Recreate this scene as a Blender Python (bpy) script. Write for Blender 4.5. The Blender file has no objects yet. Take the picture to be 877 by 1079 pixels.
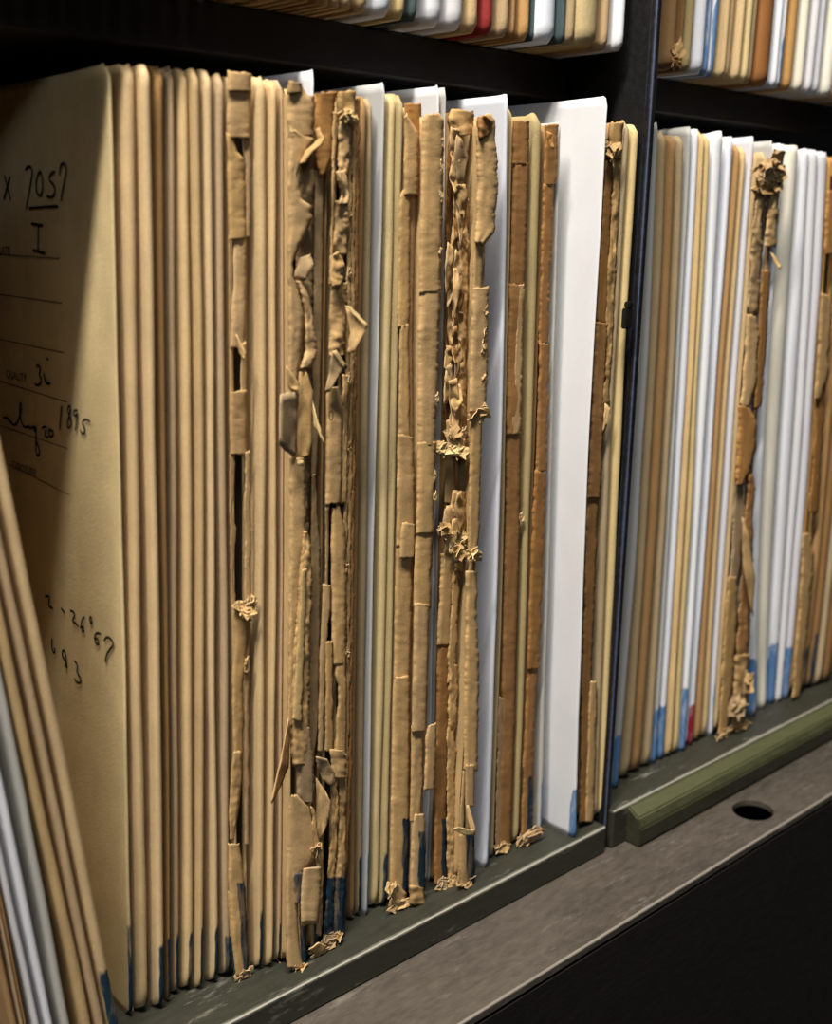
import bpy, bmesh, math, random
import numpy as np
from mathutils import Vector, noise as mnoise

random.seed(7)
scene = bpy.context.scene
COL = scene.collection

# ------------------------------------------------------------------ camera frame
FPX, W, H = 1200.0, 877, 1079
PP = np.array([438.5, 539.5])
VX = np.array([1800, 265.])
_a = VX - PP
_d = (FPX*FPX + _a[0]*(660-PP[0]) + _a[1]*(530-PP[1])) / (_a[0]*.064 - _a[1])
VZ = np.array([660-.064*_d, 530+_d])
AX = np.array([_a[0], _a[1], FPX]); AX /= np.linalg.norm(AX)
AD = np.array([*(VZ-PP), FPX]); AD /= np.linalg.norm(AD)
AD -= AX*AD.dot(AX); AD /= np.linalg.norm(AD)
AZ = -AD
AY = np.cross(AZ, AX)
CAM = np.array([0.0, -0.24304, 0.22290])

def ray(x, y):
    r = np.array([x-PP[0], y-PP[1], FPX])
    return np.array([r@AX, r@AY, r@AZ])
def on_y(x, y, Y0):
    r = ray(x, y); return CAM + r*(Y0-CAM[1])/r[1]
def on_z(x, y, z):
    r = ray(x, y); return CAM + r*(z-CAM[2])/r[2]
def on_x(x, y, X0):
    r = ray(x, y); return CAM + r*(X0-CAM[0])/r[0]

# ------------------------------------------------------------------ materials
def srgb(r, g, b):
    f = lambda c: (c/255)/12.92 if c/255 <= .04045 else ((c/255+.055)/1.055)**2.4
    return (f(r), f(g), f(b), 1.0)

class N:
    def __init__(s, name):
        s.m = bpy.data.materials.new(name); s.m.use_nodes = True
        s.t = s.m.node_tree; s.t.nodes.clear()
        s.out = s.t.nodes.new('ShaderNodeOutputMaterial')
        s.b = s.t.nodes.new('ShaderNodeBsdfPrincipled')
        s.t.links.new(s.b.outputs[0], s.out.inputs[0])
    def n(s, typ, **kw):
        nd = s.t.nodes.new(typ)
        for k, v in kw.items():
            if k.startswith('i_'):
                nd.inputs[k[2:].replace('_', ' ')].default_value = v
            else: setattr(nd, k, v)
        return nd
    def l(s, a, b): s.t.links.new(a, b)
    def math(s, op, a, b=None, clamp=False):
        nd = s.n('ShaderNodeMath', operation=op, use_clamp=clamp)
        for i, v in enumerate((a, b)):
            if v is None: continue
            if isinstance(v, (int, float)): nd.inputs[i].default_value = v
            else: s.l(v, nd.inputs[i])
        return nd.outputs[0]
    def mix(s, fac, a, b, blend='MIX'):
        nd = s.n('ShaderNodeMix', data_type='RGBA', blend_type=blend)
        for i, v in ((0, fac), (6, a), (7, b)):
            if isinstance(v, (int, float, tuple)): nd.inputs[i].default_value = v
            else: s.l(v, nd.inputs[i])
        return nd.outputs[2]
    def ramp(s, fac, lo, hi):
        nd = s.n('ShaderNodeMapRange', clamp=True)
        nd.inputs[1].default_value = lo; nd.inputs[2].default_value = hi
        s.l(fac, nd.inputs[0]); return nd.outputs[0]

def paper(name, ink_col, rough=.78, mott=.22, pale=.0, bump=.3):
    g = N(name)
    tc = g.n('ShaderNodeTexCoord'); oi = g.n('ShaderNodeObjectInfo')
    mp = g.n('ShaderNodeMapping'); mp.inputs['Scale'].default_value = (1, .35, .18)
    g.l(tc.outputs['Object'], mp.inputs['Vector'])
    loc = g.n('ShaderNodeVectorMath', operation='ADD'); g.l(mp.outputs[0], loc.inputs[0])
    rv = g.n('ShaderNodeCombineXYZ'); g.l(oi.outputs['Random'], rv.inputs[0]); g.l(oi.outputs['Random'], rv.inputs[2])
    g.l(rv.outputs[0], loc.inputs[1])
    n1 = g.n('ShaderNodeTexNoise', i_Scale=260.0, i_Detail=6.0, i_Roughness=.65); g.l(loc.outputs[0], n1.inputs['Vector'])
    n2 = g.n('ShaderNodeTexNoise', i_Scale=1500.0, i_Detail=3.0); g.l(tc.outputs['Object'], n2.inputs['Vector'])
    n3 = g.n('ShaderNodeTexNoise', i_Scale=90.0, i_Detail=4.0); g.l(tc.outputs['Object'], n3.inputs['Vector'])
    v = g.math('ADD', g.math('MULTIPLY', g.math('SUBTRACT', n1.outputs[0], .5), mott*2), 1.0)
    v = g.math('ADD', v, g.math('MULTIPLY', g.math('SUBTRACT', n2.outputs[0], .5), mott*1.2))
    v = g.math('ADD', v, g.math('MULTIPLY', g.math('SUBTRACT', n3.outputs[0], .5), mott*1.3))
    vc = g.n('ShaderNodeCombineXYZ')
    for i in range(3): g.l(v, vc.inputs[i])
    base = g.mix(1.0, oi.outputs['Color'], vc.outputs[0], 'MULTIPLY')
    if pale: base = g.mix(pale, base, srgb(236, 214, 170))
    at = g.n('ShaderNodeAttribute', attribute_name='ink')
    n4 = g.n('ShaderNodeTexNoise', i_Scale=600.0, i_Detail=3.0); g.l(mp.outputs[0], n4.inputs['Vector'])
    k = g.math('ADD', at.outputs['Fac'], g.math('MULTIPLY', g.math('SUBTRACT', n4.outputs[0], .5), .5))
    k = g.ramp(k, -.03, .10)
    k = g.math('MULTIPLY', k, g.ramp(n1.outputs[0], .18, .5))
    base = g.mix(k, base, ink_col)
    g.l(base, g.b.inputs['Base Color'])
    g.b.inputs['Roughness'].default_value = rough
    g.b.inputs['Specular IOR Level'].default_value = .25
    bp = g.n('ShaderNodeBump', i_Strength=bump, i_Distance=.0006)
    g.l(g.math('ADD', n1.outputs[0], g.math('MULTIPLY', n2.outputs[0], .5)), bp.inputs['Height'])
    g.l(bp.outputs[0], g.b.inputs['Normal'])
    return g.m

M_KRAFT = paper('kraft_paper', srgb(22, 48, 64))
M_WHITE = paper('white_paper', srgb(86, 124, 168), rough=.6, mott=.05, bump=.08)
M_RED = paper('red_marked_paper', srgb(150, 20, 45), mott=.08)
M_TORN = paper('torn_kraft_paper', srgb(24, 50, 66), rough=.85, mott=.34, bump=.22)
M_EDGE = paper('torn_paper_edge', srgb(24, 50, 66), rough=.9, mott=.4, pale=.45)

def simple(name, col, rough, spec=.5, metal=0.0):
    g = N(name); g.b.inputs['Base Color'].default_value = col
    n1 = g.n('ShaderNodeTexNoise', i_Scale=300.0, i_Detail=4.0)
    tc = g.n('ShaderNodeTexCoord'); g.l(tc.outputs['Object'], n1.inputs['Vector'])
    c2 = tuple(c*.6 for c in col[:3])+(1,)
    g.l(g.mix(n1.outputs[0], col, c2), g.b.inputs['Base Color'])
    g.b.inputs['Roughness'].default_value = rough
    g.b.inputs['Specular IOR Level'].default_value = spec
    g.b.inputs['Metallic'].default_value = metal
    return g.m
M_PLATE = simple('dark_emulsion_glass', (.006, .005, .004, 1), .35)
M_PEN = simple('black_pen_ink', (.012, .009, .007, 1), .7, .2)
M_PRINT = simple('faded_printing_ink', (.06, .04, .025, 1), .8, .1)

def steel(name, c1, c2, wear_glint, rough=.42, scratch=.5, wear_glint_amt=1.0, vert=0.0):
    g = N(name)
    tc = g.n('ShaderNodeTexCoord'); geo = g.n('ShaderNodeNewGeometry')
    mp = g.n('ShaderNodeMapping'); mp.inputs['Scale'].default_value = (.3, 1, 1); g.l(tc.outputs['Object'], mp.inputs[0])
    n1 = g.n('ShaderNodeTexNoise', i_Scale=45.0, i_Detail=7.0, i_Roughness=.65); g.l(mp.outputs[0], n1.inputs['Vector'])
    n2 = g.n('ShaderNodeTexNoise', i_Scale=420.0, i_Detail=5.0, i_Roughness=.7); g.l(mp.outputs[0], n2.inputs['Vector'])
    base = g.mix(g.ramp(n1.outputs[0], .35, .68), c1, c2)
    base = g.mix(g.math('MULTIPLY', g.ramp(n2.outputs[0], .35, .75), .35), base, tuple(min(1, c*2.2) for c in c1[:3])+(1,))
    sc = g.n('ShaderNodeTexNoise', i_Scale=90.0, i_Detail=6.0, i_Roughness=.75)
    mp2 = g.n('ShaderNodeMapping'); mp2.inputs['Scale'].default_value = (.35, 1.6, 1.2); mp2.inputs['Rotation'].default_value = (0, 0, .5)
    g.l(tc.outputs['Object'], mp2.inputs[0]); g.l(mp2.outputs[0], sc.inputs['Vector'])
    base = g.mix(g.math('MULTIPLY', g.ramp(sc.outputs[0], .58, .72), scratch), base, wear_glint)
    sx = g.n('ShaderNodeSeparateXYZ'); g.l(geo.outputs['True Normal'], sx.inputs[0])
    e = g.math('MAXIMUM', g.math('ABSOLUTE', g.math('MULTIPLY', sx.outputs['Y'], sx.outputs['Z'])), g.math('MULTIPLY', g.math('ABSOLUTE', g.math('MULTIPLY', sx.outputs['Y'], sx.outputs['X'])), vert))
    e = g.math('ADD', e, g.math('MULTIPLY', g.math('SUBTRACT', n2.outputs[0], .5), .25))
    e = g.math('ADD', e, g.math('MULTIPLY', g.math('SUBTRACT', n1.outputs[0], .5), .35))
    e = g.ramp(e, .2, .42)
    base = g.mix(g.math('MULTIPLY', e, wear_glint_amt), base, wear_glint)
    g.l(base, g.b.inputs['Base Color'])
    g.l(g.ramp(n2.outputs[0], -1.0, 1.9), g.b.inputs['Roughness'])
    g.b.inputs['Roughness'].default_value = rough
    bp = g.n('ShaderNodeBump', i_Strength=.25, i_Distance=.0006); g.l(n2.outputs[0], bp.inputs['Height']); g.l(bp.outputs[0], g.b.inputs['Normal'])
    return g.m
M_STEEL = steel('dark_olive_steel', srgb(40, 40, 30), srgb(50, 49, 40), srgb(165, 160, 145))
M_GREEN = steel('olive_green_steel', srgb(48, 48, 30), srgb(34, 34, 24), srgb(110, 112, 74), scratch=.15, wear_glint_amt=.4)
M_LEDGE = steel('scuffed_grey_steel', srgb(78, 71, 62), srgb(58, 52, 45), srgb(140, 132, 120), scratch=.55)
M_BLACK = steel('black_brown_steel', srgb(24, 20, 17), srgb(30, 25, 21), srgb(60, 54, 48), scratch=.08, wear_glint_amt=.3)
M_POST = steel('black_enamel_steel', srgb(13, 13, 12), srgb(17, 17, 15), srgb(90, 100, 130), scratch=.05, wear_glint_amt=.6, vert=1.0)  # bluish edge colour is a highlight line painted along the upright edges

# ------------------------------------------------------------------ object helpers
def link(name, verts, faces, mat, parent=None, origin=None, smooth=True, ink=None, color=None):
    if parent is not None: o0 = Vector(parent['_o'])
    else: o0 = Vector(origin if origin is not None else (0, 0, 0))
    me = bpy.data.meshes.new(name)
    me.from_pydata([tuple(Vector(v)-o0) for v in verts], [], faces)
    me.update()
    if smooth:
        me.polygons.foreach_set('use_smooth', [True]*len(me.polygons))
    if ink is not None:
        at = me.attributes.new('ink', 'FLOAT', 'POINT'); at.data.foreach_set('value', ink)
    else:
        at = me.attributes.new('ink', 'FLOAT', 'POINT'); at.data.foreach_set('value', [-1.0]*len(verts))
    me.materials.append(mat)
    o = bpy.data.objects.new(name, me); COL.objects.link(o)
    if parent is not None: o.parent = parent
    else: o.location = o0
    o['_o'] = tuple(o0)
    if color is not None: o.color = color
    return o

def tag(o, label, cat=None, group=None, kind=None):
    if label: o['label'] = label
    if cat: o['category'] = cat
    if group: o['group'] = group
    if kind: o['kind'] = kind

def box_bm(bm, x0, x1, y0, y1, z0, z1):
    vs = [bm.verts.new((x, y, z)) for x in (x0, x1) for y in (y0, y1) for z in (z0, z1)]
    for f in ((0,1,3,2),(4,6,7,5),(0,4,5,1),(2,3,7,6),(0,2,6,4),(1,5,7,3)):
        bm.faces.new([vs[i] for i in f])
def part_box(name, dims, mat, parent, bevel=.0008, seg=3):
    bm = bmesh.new(); box_bm(bm, *dims); bmesh.ops.recalc_face_normals(bm, faces=bm.faces)
    if bevel: bmesh.ops.bevel(bm, geom=list(bm.edges), offset=bevel, segments=seg, affect='EDGES', profile=.5)
    return from_bm(name, bm, mat, parent)
def from_bm(name, bm, mat, parent=None, smooth=False):
    me = bpy.data.meshes.new(name); bm.to_mesh(me); bm.free()
    if smooth: me.polygons.foreach_set('use_smooth', [True]*len(me.polygons))
    me.materials.append(mat)
    o = bpy.data.objects.new(name, me); COL.objects.link(o); o.parent = parent
    o['_o'] = (0, 0, 0)
    return o

def lag(z, pts):
    s = 0.0
    for i, (zi, xi) in enumerate(pts):
        t = xi
        for j, (zj, _) in enumerate(pts):
            if j != i: t *= (z-zj)/(zi-zj)
        s += t
    return s

# paper colours
TAN = (204, 174, 126); TAN2 = (194, 164, 116); YEL = (206, 182, 130); GTAN = (172, 150, 114); BRN = (164, 126, 80)
DBR = (136, 100, 58); PINK = (186, 158, 120); WHT = (228, 229, 232); GWH = (186, 183, 175); ORA = (186, 142, 86); LIL = (214, 212, 214)
CRM = (224, 218, 200); OLV = (172, 152, 106)

def jit(c, a=6):
    k = random.uniform(-a, a); h = random.uniform(-3, 3)
    return srgb(*[max(0, min(255, v+k+q*h)) for v, q in zip(c, (.6, 0, -1.2))])

def old(c):
    """the old torn paper is browner than the intact jackets"""
    return jit((c[0]-9, c[1]-15, c[2]-18))

# ------------------------------------------------------------------ jackets
class J: round = 1.0; trim = 1.0
def spec(top, mid, bot, col, zb=0.0, mat=None, ink=None, yf=None, name='paper_jacket', label=None, group=None, D=.2, torn=False, cat='paper jacket', ear=0.0):
    """top/bot = (xl, xr, y) picture columns of the front edge; mid = (xl, xr) half way down"""
    j = J()
    if yf is None: yf = on_z((bot[0]+bot[1])/2, bot[2], zb)[1]
    j.yf = yf
    def xz(px, py): p = on_y(px, py, yf); return (p[2], p[0])
    ym = (top[2]+bot[2])/2 if len(mid) == 2 else mid[2]
    j.L = [xz(top[0], top[2]), xz(mid[0], ym), xz(bot[0], bot[2])]
    j.R = [xz(top[1], top[2]), xz(mid[1], ym), xz(bot[1], bot[2])]
    j.zb, j.zt = zb, on_y((top[0]+top[1])/2, top[2], yf)[2]
    if cat == 'white envelope': j.round = .3
    j.col, j.mat, j.ink, j.name, j.label, j.group, j.D, j.torn, j.cat, j.ear = col, mat or M_KRAFT, ink, name, label, group, D, torn, cat, ear
    return j

NZ = 46
def levels(j):
    t = np.linspace(0, 1, NZ)
    t = t - .09*np.sin(2*np.pi*t)          # denser near the two ends
    return j.zb + t*(j.zt-j.zb)

def solve(row, gap=.00025):
    for j in row:
        j.z = levels(j)
        sd = random.uniform(0, 100)
        wob = np.array([mnoise.noise((sd, z*14, 0))*.00045 + mnoise.noise((sd, z*45, 5))*.00015 for z in j.z])
        wdt = np.array([mnoise.noise((sd+50, z*20, 0))*.0002 for z in j.z])
        j.xl = np.array([lag(z, j.L) for z in j.z]) + wob - wdt
        j.xr = np.array([lag(z, j.R) for z in j.z]) + wob + wdt
        j.xl = j.xl + np.minimum(.0018, .36*(j.xr-j.xl))*j.trim
        bad = j.xr-j.xl < .0006
        j.xr[bad] = j.xl[bad]+.0006
    for a, b in zip(row, row[1:]):
        la = np.interp(a.z, b.z, b.xl)
        a.xr = np.minimum(a.xr, np.maximum(la-gap, a.xl+.0006))
        ra = np.interp(b.z, a.z, a.xr)
        b.xl = np.maximum(b.xl, ra+gap); b.xr = np.maximum(b.xr, b.xl+.0006)

def build(j):
    """an open-topped folded sheet: rounded front fold, two flat sides running back"""
    ncap = 9
    verts, ink, faces = [], [], []
    org = (float((j.xl[0]+j.xr[0])/2), j.yf, j.zb)
    w_all = float(np.mean(j.xr-j.xl))
    sd = random.uniform(0, 100)
    ikh = None
    if j.ink:
        ikh = [(j.zb + h) for h in (j.ink[0],)][0]
    cols = None
    for k, z in enumerate(j.z):
        xl, xr = j.xl[k], j.xr[k]; w = xr-xl; c = (xl+xr)/2
        nose = min(.0032, max(.0009, .62*w))
        zr = z-j.zb; zt = j.zt-z
        rec = 0.0
        rb = min(.009, 2.2*w+.002)*j.round
        if zr < rb: rec += rb*(1-math.sqrt(max(0, 1-(1-zr/rb)**2)))*.55
        rt = .004*j.round
        if zt < rt: rec += rt*(1-math.sqrt(max(0, 1-(1-zt/rt)**2)))*.5
        rec += mnoise.noise((sd, z*22, 3))*.00035
        pinch = 1.0
        if zr < rb: pinch = .7+.3*min(1, zr/rb)**.5
        pass
        ring = []
        yb = j.yf+j.D
        ring.append((xl + w*.1, yb)); ring.append((xl, j.yf+j.D*.45)); ring.append((xl, j.yf+.02)); ring.append((xl, j.yf+.0045)); 
        for i in range(ncap):
            a = math.pi*(i/(ncap-1))
            px = c - math.cos(a)*w/2*(pinch if 0 < i < ncap-1 else 1)
            py = j.yf + rec + nose*(1-math.sin(a)**.85)
            ring.append((px, py))
        ring.append((xr, j.yf+.009)); ring.append((xr, j.yf+.02)); ring.append((xr, j.yf+j.D*.45)); ring.append((xr - w*.1, yb))
        n = len(ring)
        for i, (x, y) in enumerate(ring):
            dz = 0.0
            if k == NZ-1: dz = mnoise.noise((sd+i*.22, 9, 0))*.0014 + (j.ear if 4 <= i < 4+ncap else 0)
            verts.append((x, y, z+dz))
            if j.ink:
                u = (i-4)/(ncap-1) if 4 <= i < 4+ncap else (-.5 if i < 4 else 1.0+.0*i)
                if i < 4 or i > 4+ncap: a2 = -1
                else: a2 = 1
                du = (u-j.ink[1])*3.0
                dh = (j.ink[0]-zr)/.005
                ink.append(max(-1, min(1, min(du, dh)*.5)) if a2 > 0 else -1)
            else: ink.append(-1.0)
        if k:
            b0 = (k-1)*n; b1 = k*n
            for i in range(n-1):
                if j.torn and 5 <= i < 4+ncap-2: continue
                faces.append((b0+i, b0+i+1, b1+i+1, b1+i))
    n = 8+ncap
    # closed foot
    if not j.torn:
        faces.append(tuple(reversed(range(n))))
    o = link(j.name, verts, faces, j.mat, origin=org, ink=ink, color=jit(j.col))
    sm = o.modifiers.new('sheet', 'SOLIDIFY'); sm.thickness = .00035 if w_all > .0012 else .0002; sm.offset = -1
    tag(o, j.label, j.cat, j.group)
    j.o = o
    return o

def ribbon(par, j, rows, col, dep=0.0, rag=.7, bulge=.6, nu=7, step=1.7, name='torn_flap', ink=None, crumple=.22, thick=.00028, mat=None, curl=0.0, label=None, ends=2.0):
    """strip of paper following picture rows (y, xl, xr[, depth_left_mm, depth_right_mm]) in front of jacket j"""
    rows = [tuple(r)+(0, 0) if len(r) == 3 else r for r in rows]
    ys = [r[0] for r in rows]
    n = max(4, int((ys[-1]-ys[0])/step)+1)
    Y = np.linspace(ys[0], ys[-1], n)
    A = [np.interp(Y, ys, [r[i] for r in rows]) for i in range(1, 5)]
    tl, tr = random.uniform(-4, 4), random.uniform(-4, 4)
    wpx = float(np.mean(A[1]-A[0])); kk = min(1, wpx/13); crumple *= kk; bulge *= kk**.5
    sd = random.uniform(0, 1000)
    verts, faces, inkv = [], [], []
    for k in range(n):
        y = Y[k]
        nl = (mnoise.noise((sd, y*.06, 0)) + .45*mnoise.noise((sd, y*.2, 4)) + .55*mnoise.noise((sd, y*.75, 8)))*rag
        nr = (mnoise.noise((sd+9, y*.06, 0)) + .45*mnoise.noise((sd+9, y*.2, 4)) + .55*mnoise.noise((sd+9, y*.75, 8)))*rag*1.3
        for i in range(nu):
            u = i/(nu-1)
            x = (A[0][k]+nl)*(1-u) + (A[1][k]+nr)*u
            d = dep + A[2][k]*(1-u) + A[3][k]*u + bulge*(min(1, 5*u, 5*(1-u))**.7)*(.8+.25*mnoise.noise((sd, y*.02, 30)))
            d += crumple*(abs(mnoise.noise((sd+u*1.6, y*.03, 0)))*1.6-.4 + .45*(abs(mnoise.noise((sd+u*3, y*.1, 7)))*1.6-.4) + .03*mnoise.noise((sd+u*6, y*.5, 17)))
            e = min(k, n-1-k)
            if e == 0: d += curl
            dy = 0
            if e == 0: dy = (tl if k else tr)*(u-.5) + ends*(mnoise.noise((sd+u*5, 3*k, 11)) + .5*mnoise.noise((sd+u*14, 3*k, 17)))
            p = on_y(x, y+dy, j.yf - d*.001)
            verts.append(p)
            if ink:
                inkv.append(max(-1, min(1, min((y-ink[0])/14.0, (u-ink[1])*1.5, (ink[2]-y)/8.0 if len(ink) > 2 else 9, (ink[3]-u)*3 if len(ink) > 3 else 9))))
            else: inkv.append(-1.0)
        if k:
            for i in range(nu-1):
                faces.append(((k-1)*nu+i, k*nu+i, k*nu+i+1, (k-1)*nu+i+1))
    o = link(name, verts, faces, mat or M_TORN, parent=par, ink=inkv, color=old(col))
    o.data.materials.append(M_EDGE)
    sm = o.modifiers.new('sheet', 'SOLIDIFY'); sm.thickness = thick; sm.offset = 0; sm.material_offset_rim = 1
    if label: o['label'] = label
    return o

def flake(par, j, poly, col, dep=1.0, name='torn_flap', crumple=.5, thick=.0003, label=None, mat=None):
    """a loose flake: picture polygon of (x, y, depth_mm); filled, subdivided and crumpled"""
    bm = bmesh.new()
    vs = [bm.verts.new((p[0], p[1], p[2])) for p in poly]
    f = bm.faces.new(vs)
    bmesh.ops.triangulate(bm, faces=[f])
    bmesh.ops.subdivide_edges(bm, edges=list(bm.edges), cuts=4, use_grid_fill=True)
    bmesh.ops.triangulate(bm, faces=list(bm.faces))
    sd = random.uniform(0, 999)
    bd = set(v for e in bm.edges if e.is_boundary for v in e.verts)
    for v in bm.verts:
        x, y, d = v.co
        d += crumple*(mnoise.noise((x*.09+sd, y*.09, 0))+.5*mnoise.noise((x*.3+sd, y*.3, 5)))
        if v in bd:
            x += 1.0*mnoise.noise((x*.4+sd, y*.4, 9)); y += 1.0*mnoise.noise((x*.4+sd, y*.4, 19))
        v.co = Vector(on_y(x, y, j.yf-(dep+d)*.001))
    bm.verts.index_update()
    verts = [tuple(v.co) for v in bm.verts]; faces = [tuple(v.index for v in f.verts) for f in bm.faces]
    bm.free()
    o = link(name, verts, faces, mat or M_TORN, parent=par, color=old(col))
    o.data.materials.append(M_EDGE)
    sm = o.modifiers.new('sheet', 'SOLIDIFY'); sm.thickness = thick; sm.offset = 0; sm.material_offset_rim = 1
    if label: o['label'] = label
    return o

def crumb(par, j, px, py, rx, ry, col, dep=1.5, name='crumpled_scrap', rough=.45, label=None):
    """a crumpled scrap: a few folded chips of torn paper stuck together"""
    verts, faces = [], []
    c = Vector(on_y(px, py, j.yf-dep*.001)); ex = np.linalg.norm(on_y(px+rx, py, j.yf-dep*.001)-np.array(c)); ez = abs((on_y(px, py+ry, j.yf-dep*.001)-np.array(c))[2])
    for q in range(5 if rx*ry < 60 else 8):
        m = c + Vector((random.uniform(-.5, .5)*ex, random.uniform(-.6, .5)*min(ex, ez), random.uniform(-.6, .6)*ez))
        ax = Vector((random.gauss(0, 1), random.gauss(0, .3), random.gauss(0, 1))).normalized()
        up = ax.cross(Vector((random.gauss(0, .35), -1, random.gauss(0, .35)))).normalized(); nn = ax.cross(up)
        k = len(verts); sc = random.uniform(.7, 1.05)*(1 if rx*ry < 60 else .7); nx = 5
        fold = random.uniform(-.5, .5); sd = random.uniform(0, 99)
        for iu in range(nx):
            for iv in range(nx):
                u = iu/(nx-1)*2-1; v = iv/(nx-1)*2-1
                rr_ = 1+.35*mnoise.noise((sd+u*2, v*2, 0))
                d = abs(u)*fold + .45*mnoise.noise((sd+u*1.5, v*1.5, 4)) + .2*mnoise.noise((sd+u*4, v*4, 9))
                p = ax*u*rr_ + up*v*rr_
                w_ = p + nn*d
                verts.append(tuple(m + Vector((w_.x*ex, w_.y*min(ex, ez), w_.z*ez))*sc))
        for iu in range(nx-1):
            for iv in range(nx-1):
                faces.append((k+iu*nx+iv, k+(iu+1)*nx+iv, k+(iu+1)*nx+iv+1, k+iu*nx+iv+1))
    o = link(name, verts, faces, M_TORN, parent=par, color=old(col), smooth=False)
    o.data.materials.append(M_EDGE)
    sm = o.modifiers.new('sheet', 'SOLIDIFY'); sm.thickness = .00022; sm.offset = 0; sm.material_offset_rim = 1
    if label: o['label'] = label
    return o

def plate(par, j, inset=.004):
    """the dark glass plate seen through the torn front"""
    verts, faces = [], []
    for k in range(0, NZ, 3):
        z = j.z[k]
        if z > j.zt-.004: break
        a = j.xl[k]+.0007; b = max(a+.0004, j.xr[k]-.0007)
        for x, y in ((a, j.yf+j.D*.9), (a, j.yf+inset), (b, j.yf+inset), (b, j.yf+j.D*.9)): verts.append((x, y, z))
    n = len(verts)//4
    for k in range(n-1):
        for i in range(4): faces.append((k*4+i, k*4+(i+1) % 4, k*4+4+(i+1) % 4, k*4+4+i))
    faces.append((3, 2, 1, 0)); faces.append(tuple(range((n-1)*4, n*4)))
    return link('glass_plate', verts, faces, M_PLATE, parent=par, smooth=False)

def worn(par, j, pts, col, brk, rag=.9, ink=None, dep=.3, bulge=.5):
    """torn front strip of an old jacket, broken in segments at the picture rows brk; pts rows (y, xl, xr)"""
    ys = [p[0] for p in pts]
    cuts = [ys[0]]+list(brk)+[ys[-1]]
    for a, b in zip(cuts, cuts[1:]):
        yy = np.linspace(a, b, max(3, int((b-a)/30)))
        s1, s2 = random.uniform(-1, 1), random.uniform(-1.6, 1.2)
        rows = [(y, np.interp(y, ys, [p[1] for p in pts])+s1*.6, np.interp(y, ys, [p[2] for p in pts])+s2) for y in yy]
        ribbon(par, j, rows, col, dep=dep+random.uniform(0, .9), rag=rag, bulge=bulge, ink=ink, name='spine_strip')

_U = ('first', 'second', 'third', 'fourth', 'fifth', 'sixth', 'seventh', 'eighth', 'ninth')
ORD = ['first', 'second', 'third', 'fourth', 'fifth', 'sixth', 'seventh', 'eighth', 'ninth', 'tenth', 'eleventh', 'twelfth', 'thirteenth', 'fourteenth',
       'fifteenth', 'sixteenth', 'seventeenth', 'eighteenth', 'nineteenth', 'twentieth', 'twenty-first', 'twenty-second', 'twenty-third', 'twenty-fourth'] + ['twenty-'+q for q in ('fifth', 'sixth', 'seventh', 'eighth', 'ninth')] + ['thirtieth'] + ['thirty-'+q for q in _U] + ['fortieth'] + ['forty-'+q for q in _U] + ['fiftieth'] + ['fifty-'+q for q in _U]
#@@PARTS@@
# ------------------------------------------------------------------ steel shelving (one fixed unit)
YU = .020
ZL, ZR, ZU = 0.0, 0.0047, 0.2810          # shelf surfaces: left bay, right bay, upper row
ZG = -0.0116                              # top of the base ledge
rack = bpy.data.objects.new('steel_shelving_unit', None); COL.objects.link(rack)
rack['_o'] = (0, 0, 0)
tag(rack, 'dark steel shelving unit with grey base ledge and centre post, holding all the paper jackets', 'shelving unit')

part_box('shelf', (-.16, .3246, 0, .27, ZG+.0001, ZL), M_STEEL, rack, .0011)
part_box('shelf', (.3282, .66, 0, .27, ZG+.0001, ZR), M_STEEL, rack, .0011)
# olive bumper under the edge of the right hand shelf
prof = [(.002, ZR-.0008), (-.0003, ZR-.0008), (-.0052, .0006), (-.0068, -.0035), (-.0068, ZG+.0008), (-.006, ZG+.0001), (.002, ZG+.0001)]
bm = bmesh.new()
rings = [[bm.verts.new((x, y, z)) for y, z in prof] for x in (.3372, .66)]
n = len(prof)
for i in range(n): bm.faces.new((rings[0][i], rings[0][(i+1) % n], rings[1][(i+1) % n], rings[1][i]))
bm.faces.new(rings[0][::-1]); bm.faces.new(rings[1]); bmesh.ops.recalc_face_normals(bm, faces=bm.faces)
bmesh.ops.bevel(bm, geom=list(bm.edges), offset=.0006, segments=2, affect='EDGES')
o = from_bm('edge_bumper', bm, M_GREEN, rack); o['label'] = 'olive green bumper along the shelf edge'
# base ledge with its round hole
bm = bmesh.new()
hx, hy, hr = .3985, -.0192, .0086
y0, y1 = -.0325, .27
outer_t = []; NS = 40
ring_t = [(hx+hr*1.05*math.cos(2*math.pi*i/NS), hy+hr*.95*math.sin(2*math.pi*i/NS)) for i in range(NS)]
cell = (.37, .427, y0, -.006)
def sq(a):
    c, s = math.cos(a), math.sin(a); cx = (cell[1]-cell[0])/2; cy = (cell[3]-cell[2])/2; mx = (cell[0]+cell[1])/2; my = (cell[2]+cell[3])/2
    k = 1/max(abs(c), abs(s)); return (mx+c*k*cx, my+s*k*cy)
sq_t = [sq(2*math.pi*i/NS) for i in range(NS)]
vi = [bm.verts.new((x, y, ZG)) for x, y in ring_t]; vo = [bm.verts.new((x, y, ZG)) for x, y in sq_t]; vd = [bm.verts.new((x, y, ZG-.0022)) for x, y in ring_t]
for i in range(NS):
    k = (i+1) % NS
    bm.faces.new((vi[i], vo[i], vo[k], vi[k])); bm.faces.new((vd[i], vi[i], vi[k], vd[k]))
def quad(a, b, c, d, z): bm.faces.new([bm.verts.new((x, y, z)) for x, y in (a, b, c, d)])
quad((-.16, y0), (cell[0], y0), (cell[0], y1), (-.16, y1), ZG)
quad((cell[1], y0), (.66, y0), (.66, y1), (cell[1], y1), ZG)
quad((cell[0], cell[3]), (cell[1], cell[3]), (cell[1], y1), (cell[0], y1), ZG)
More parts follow.
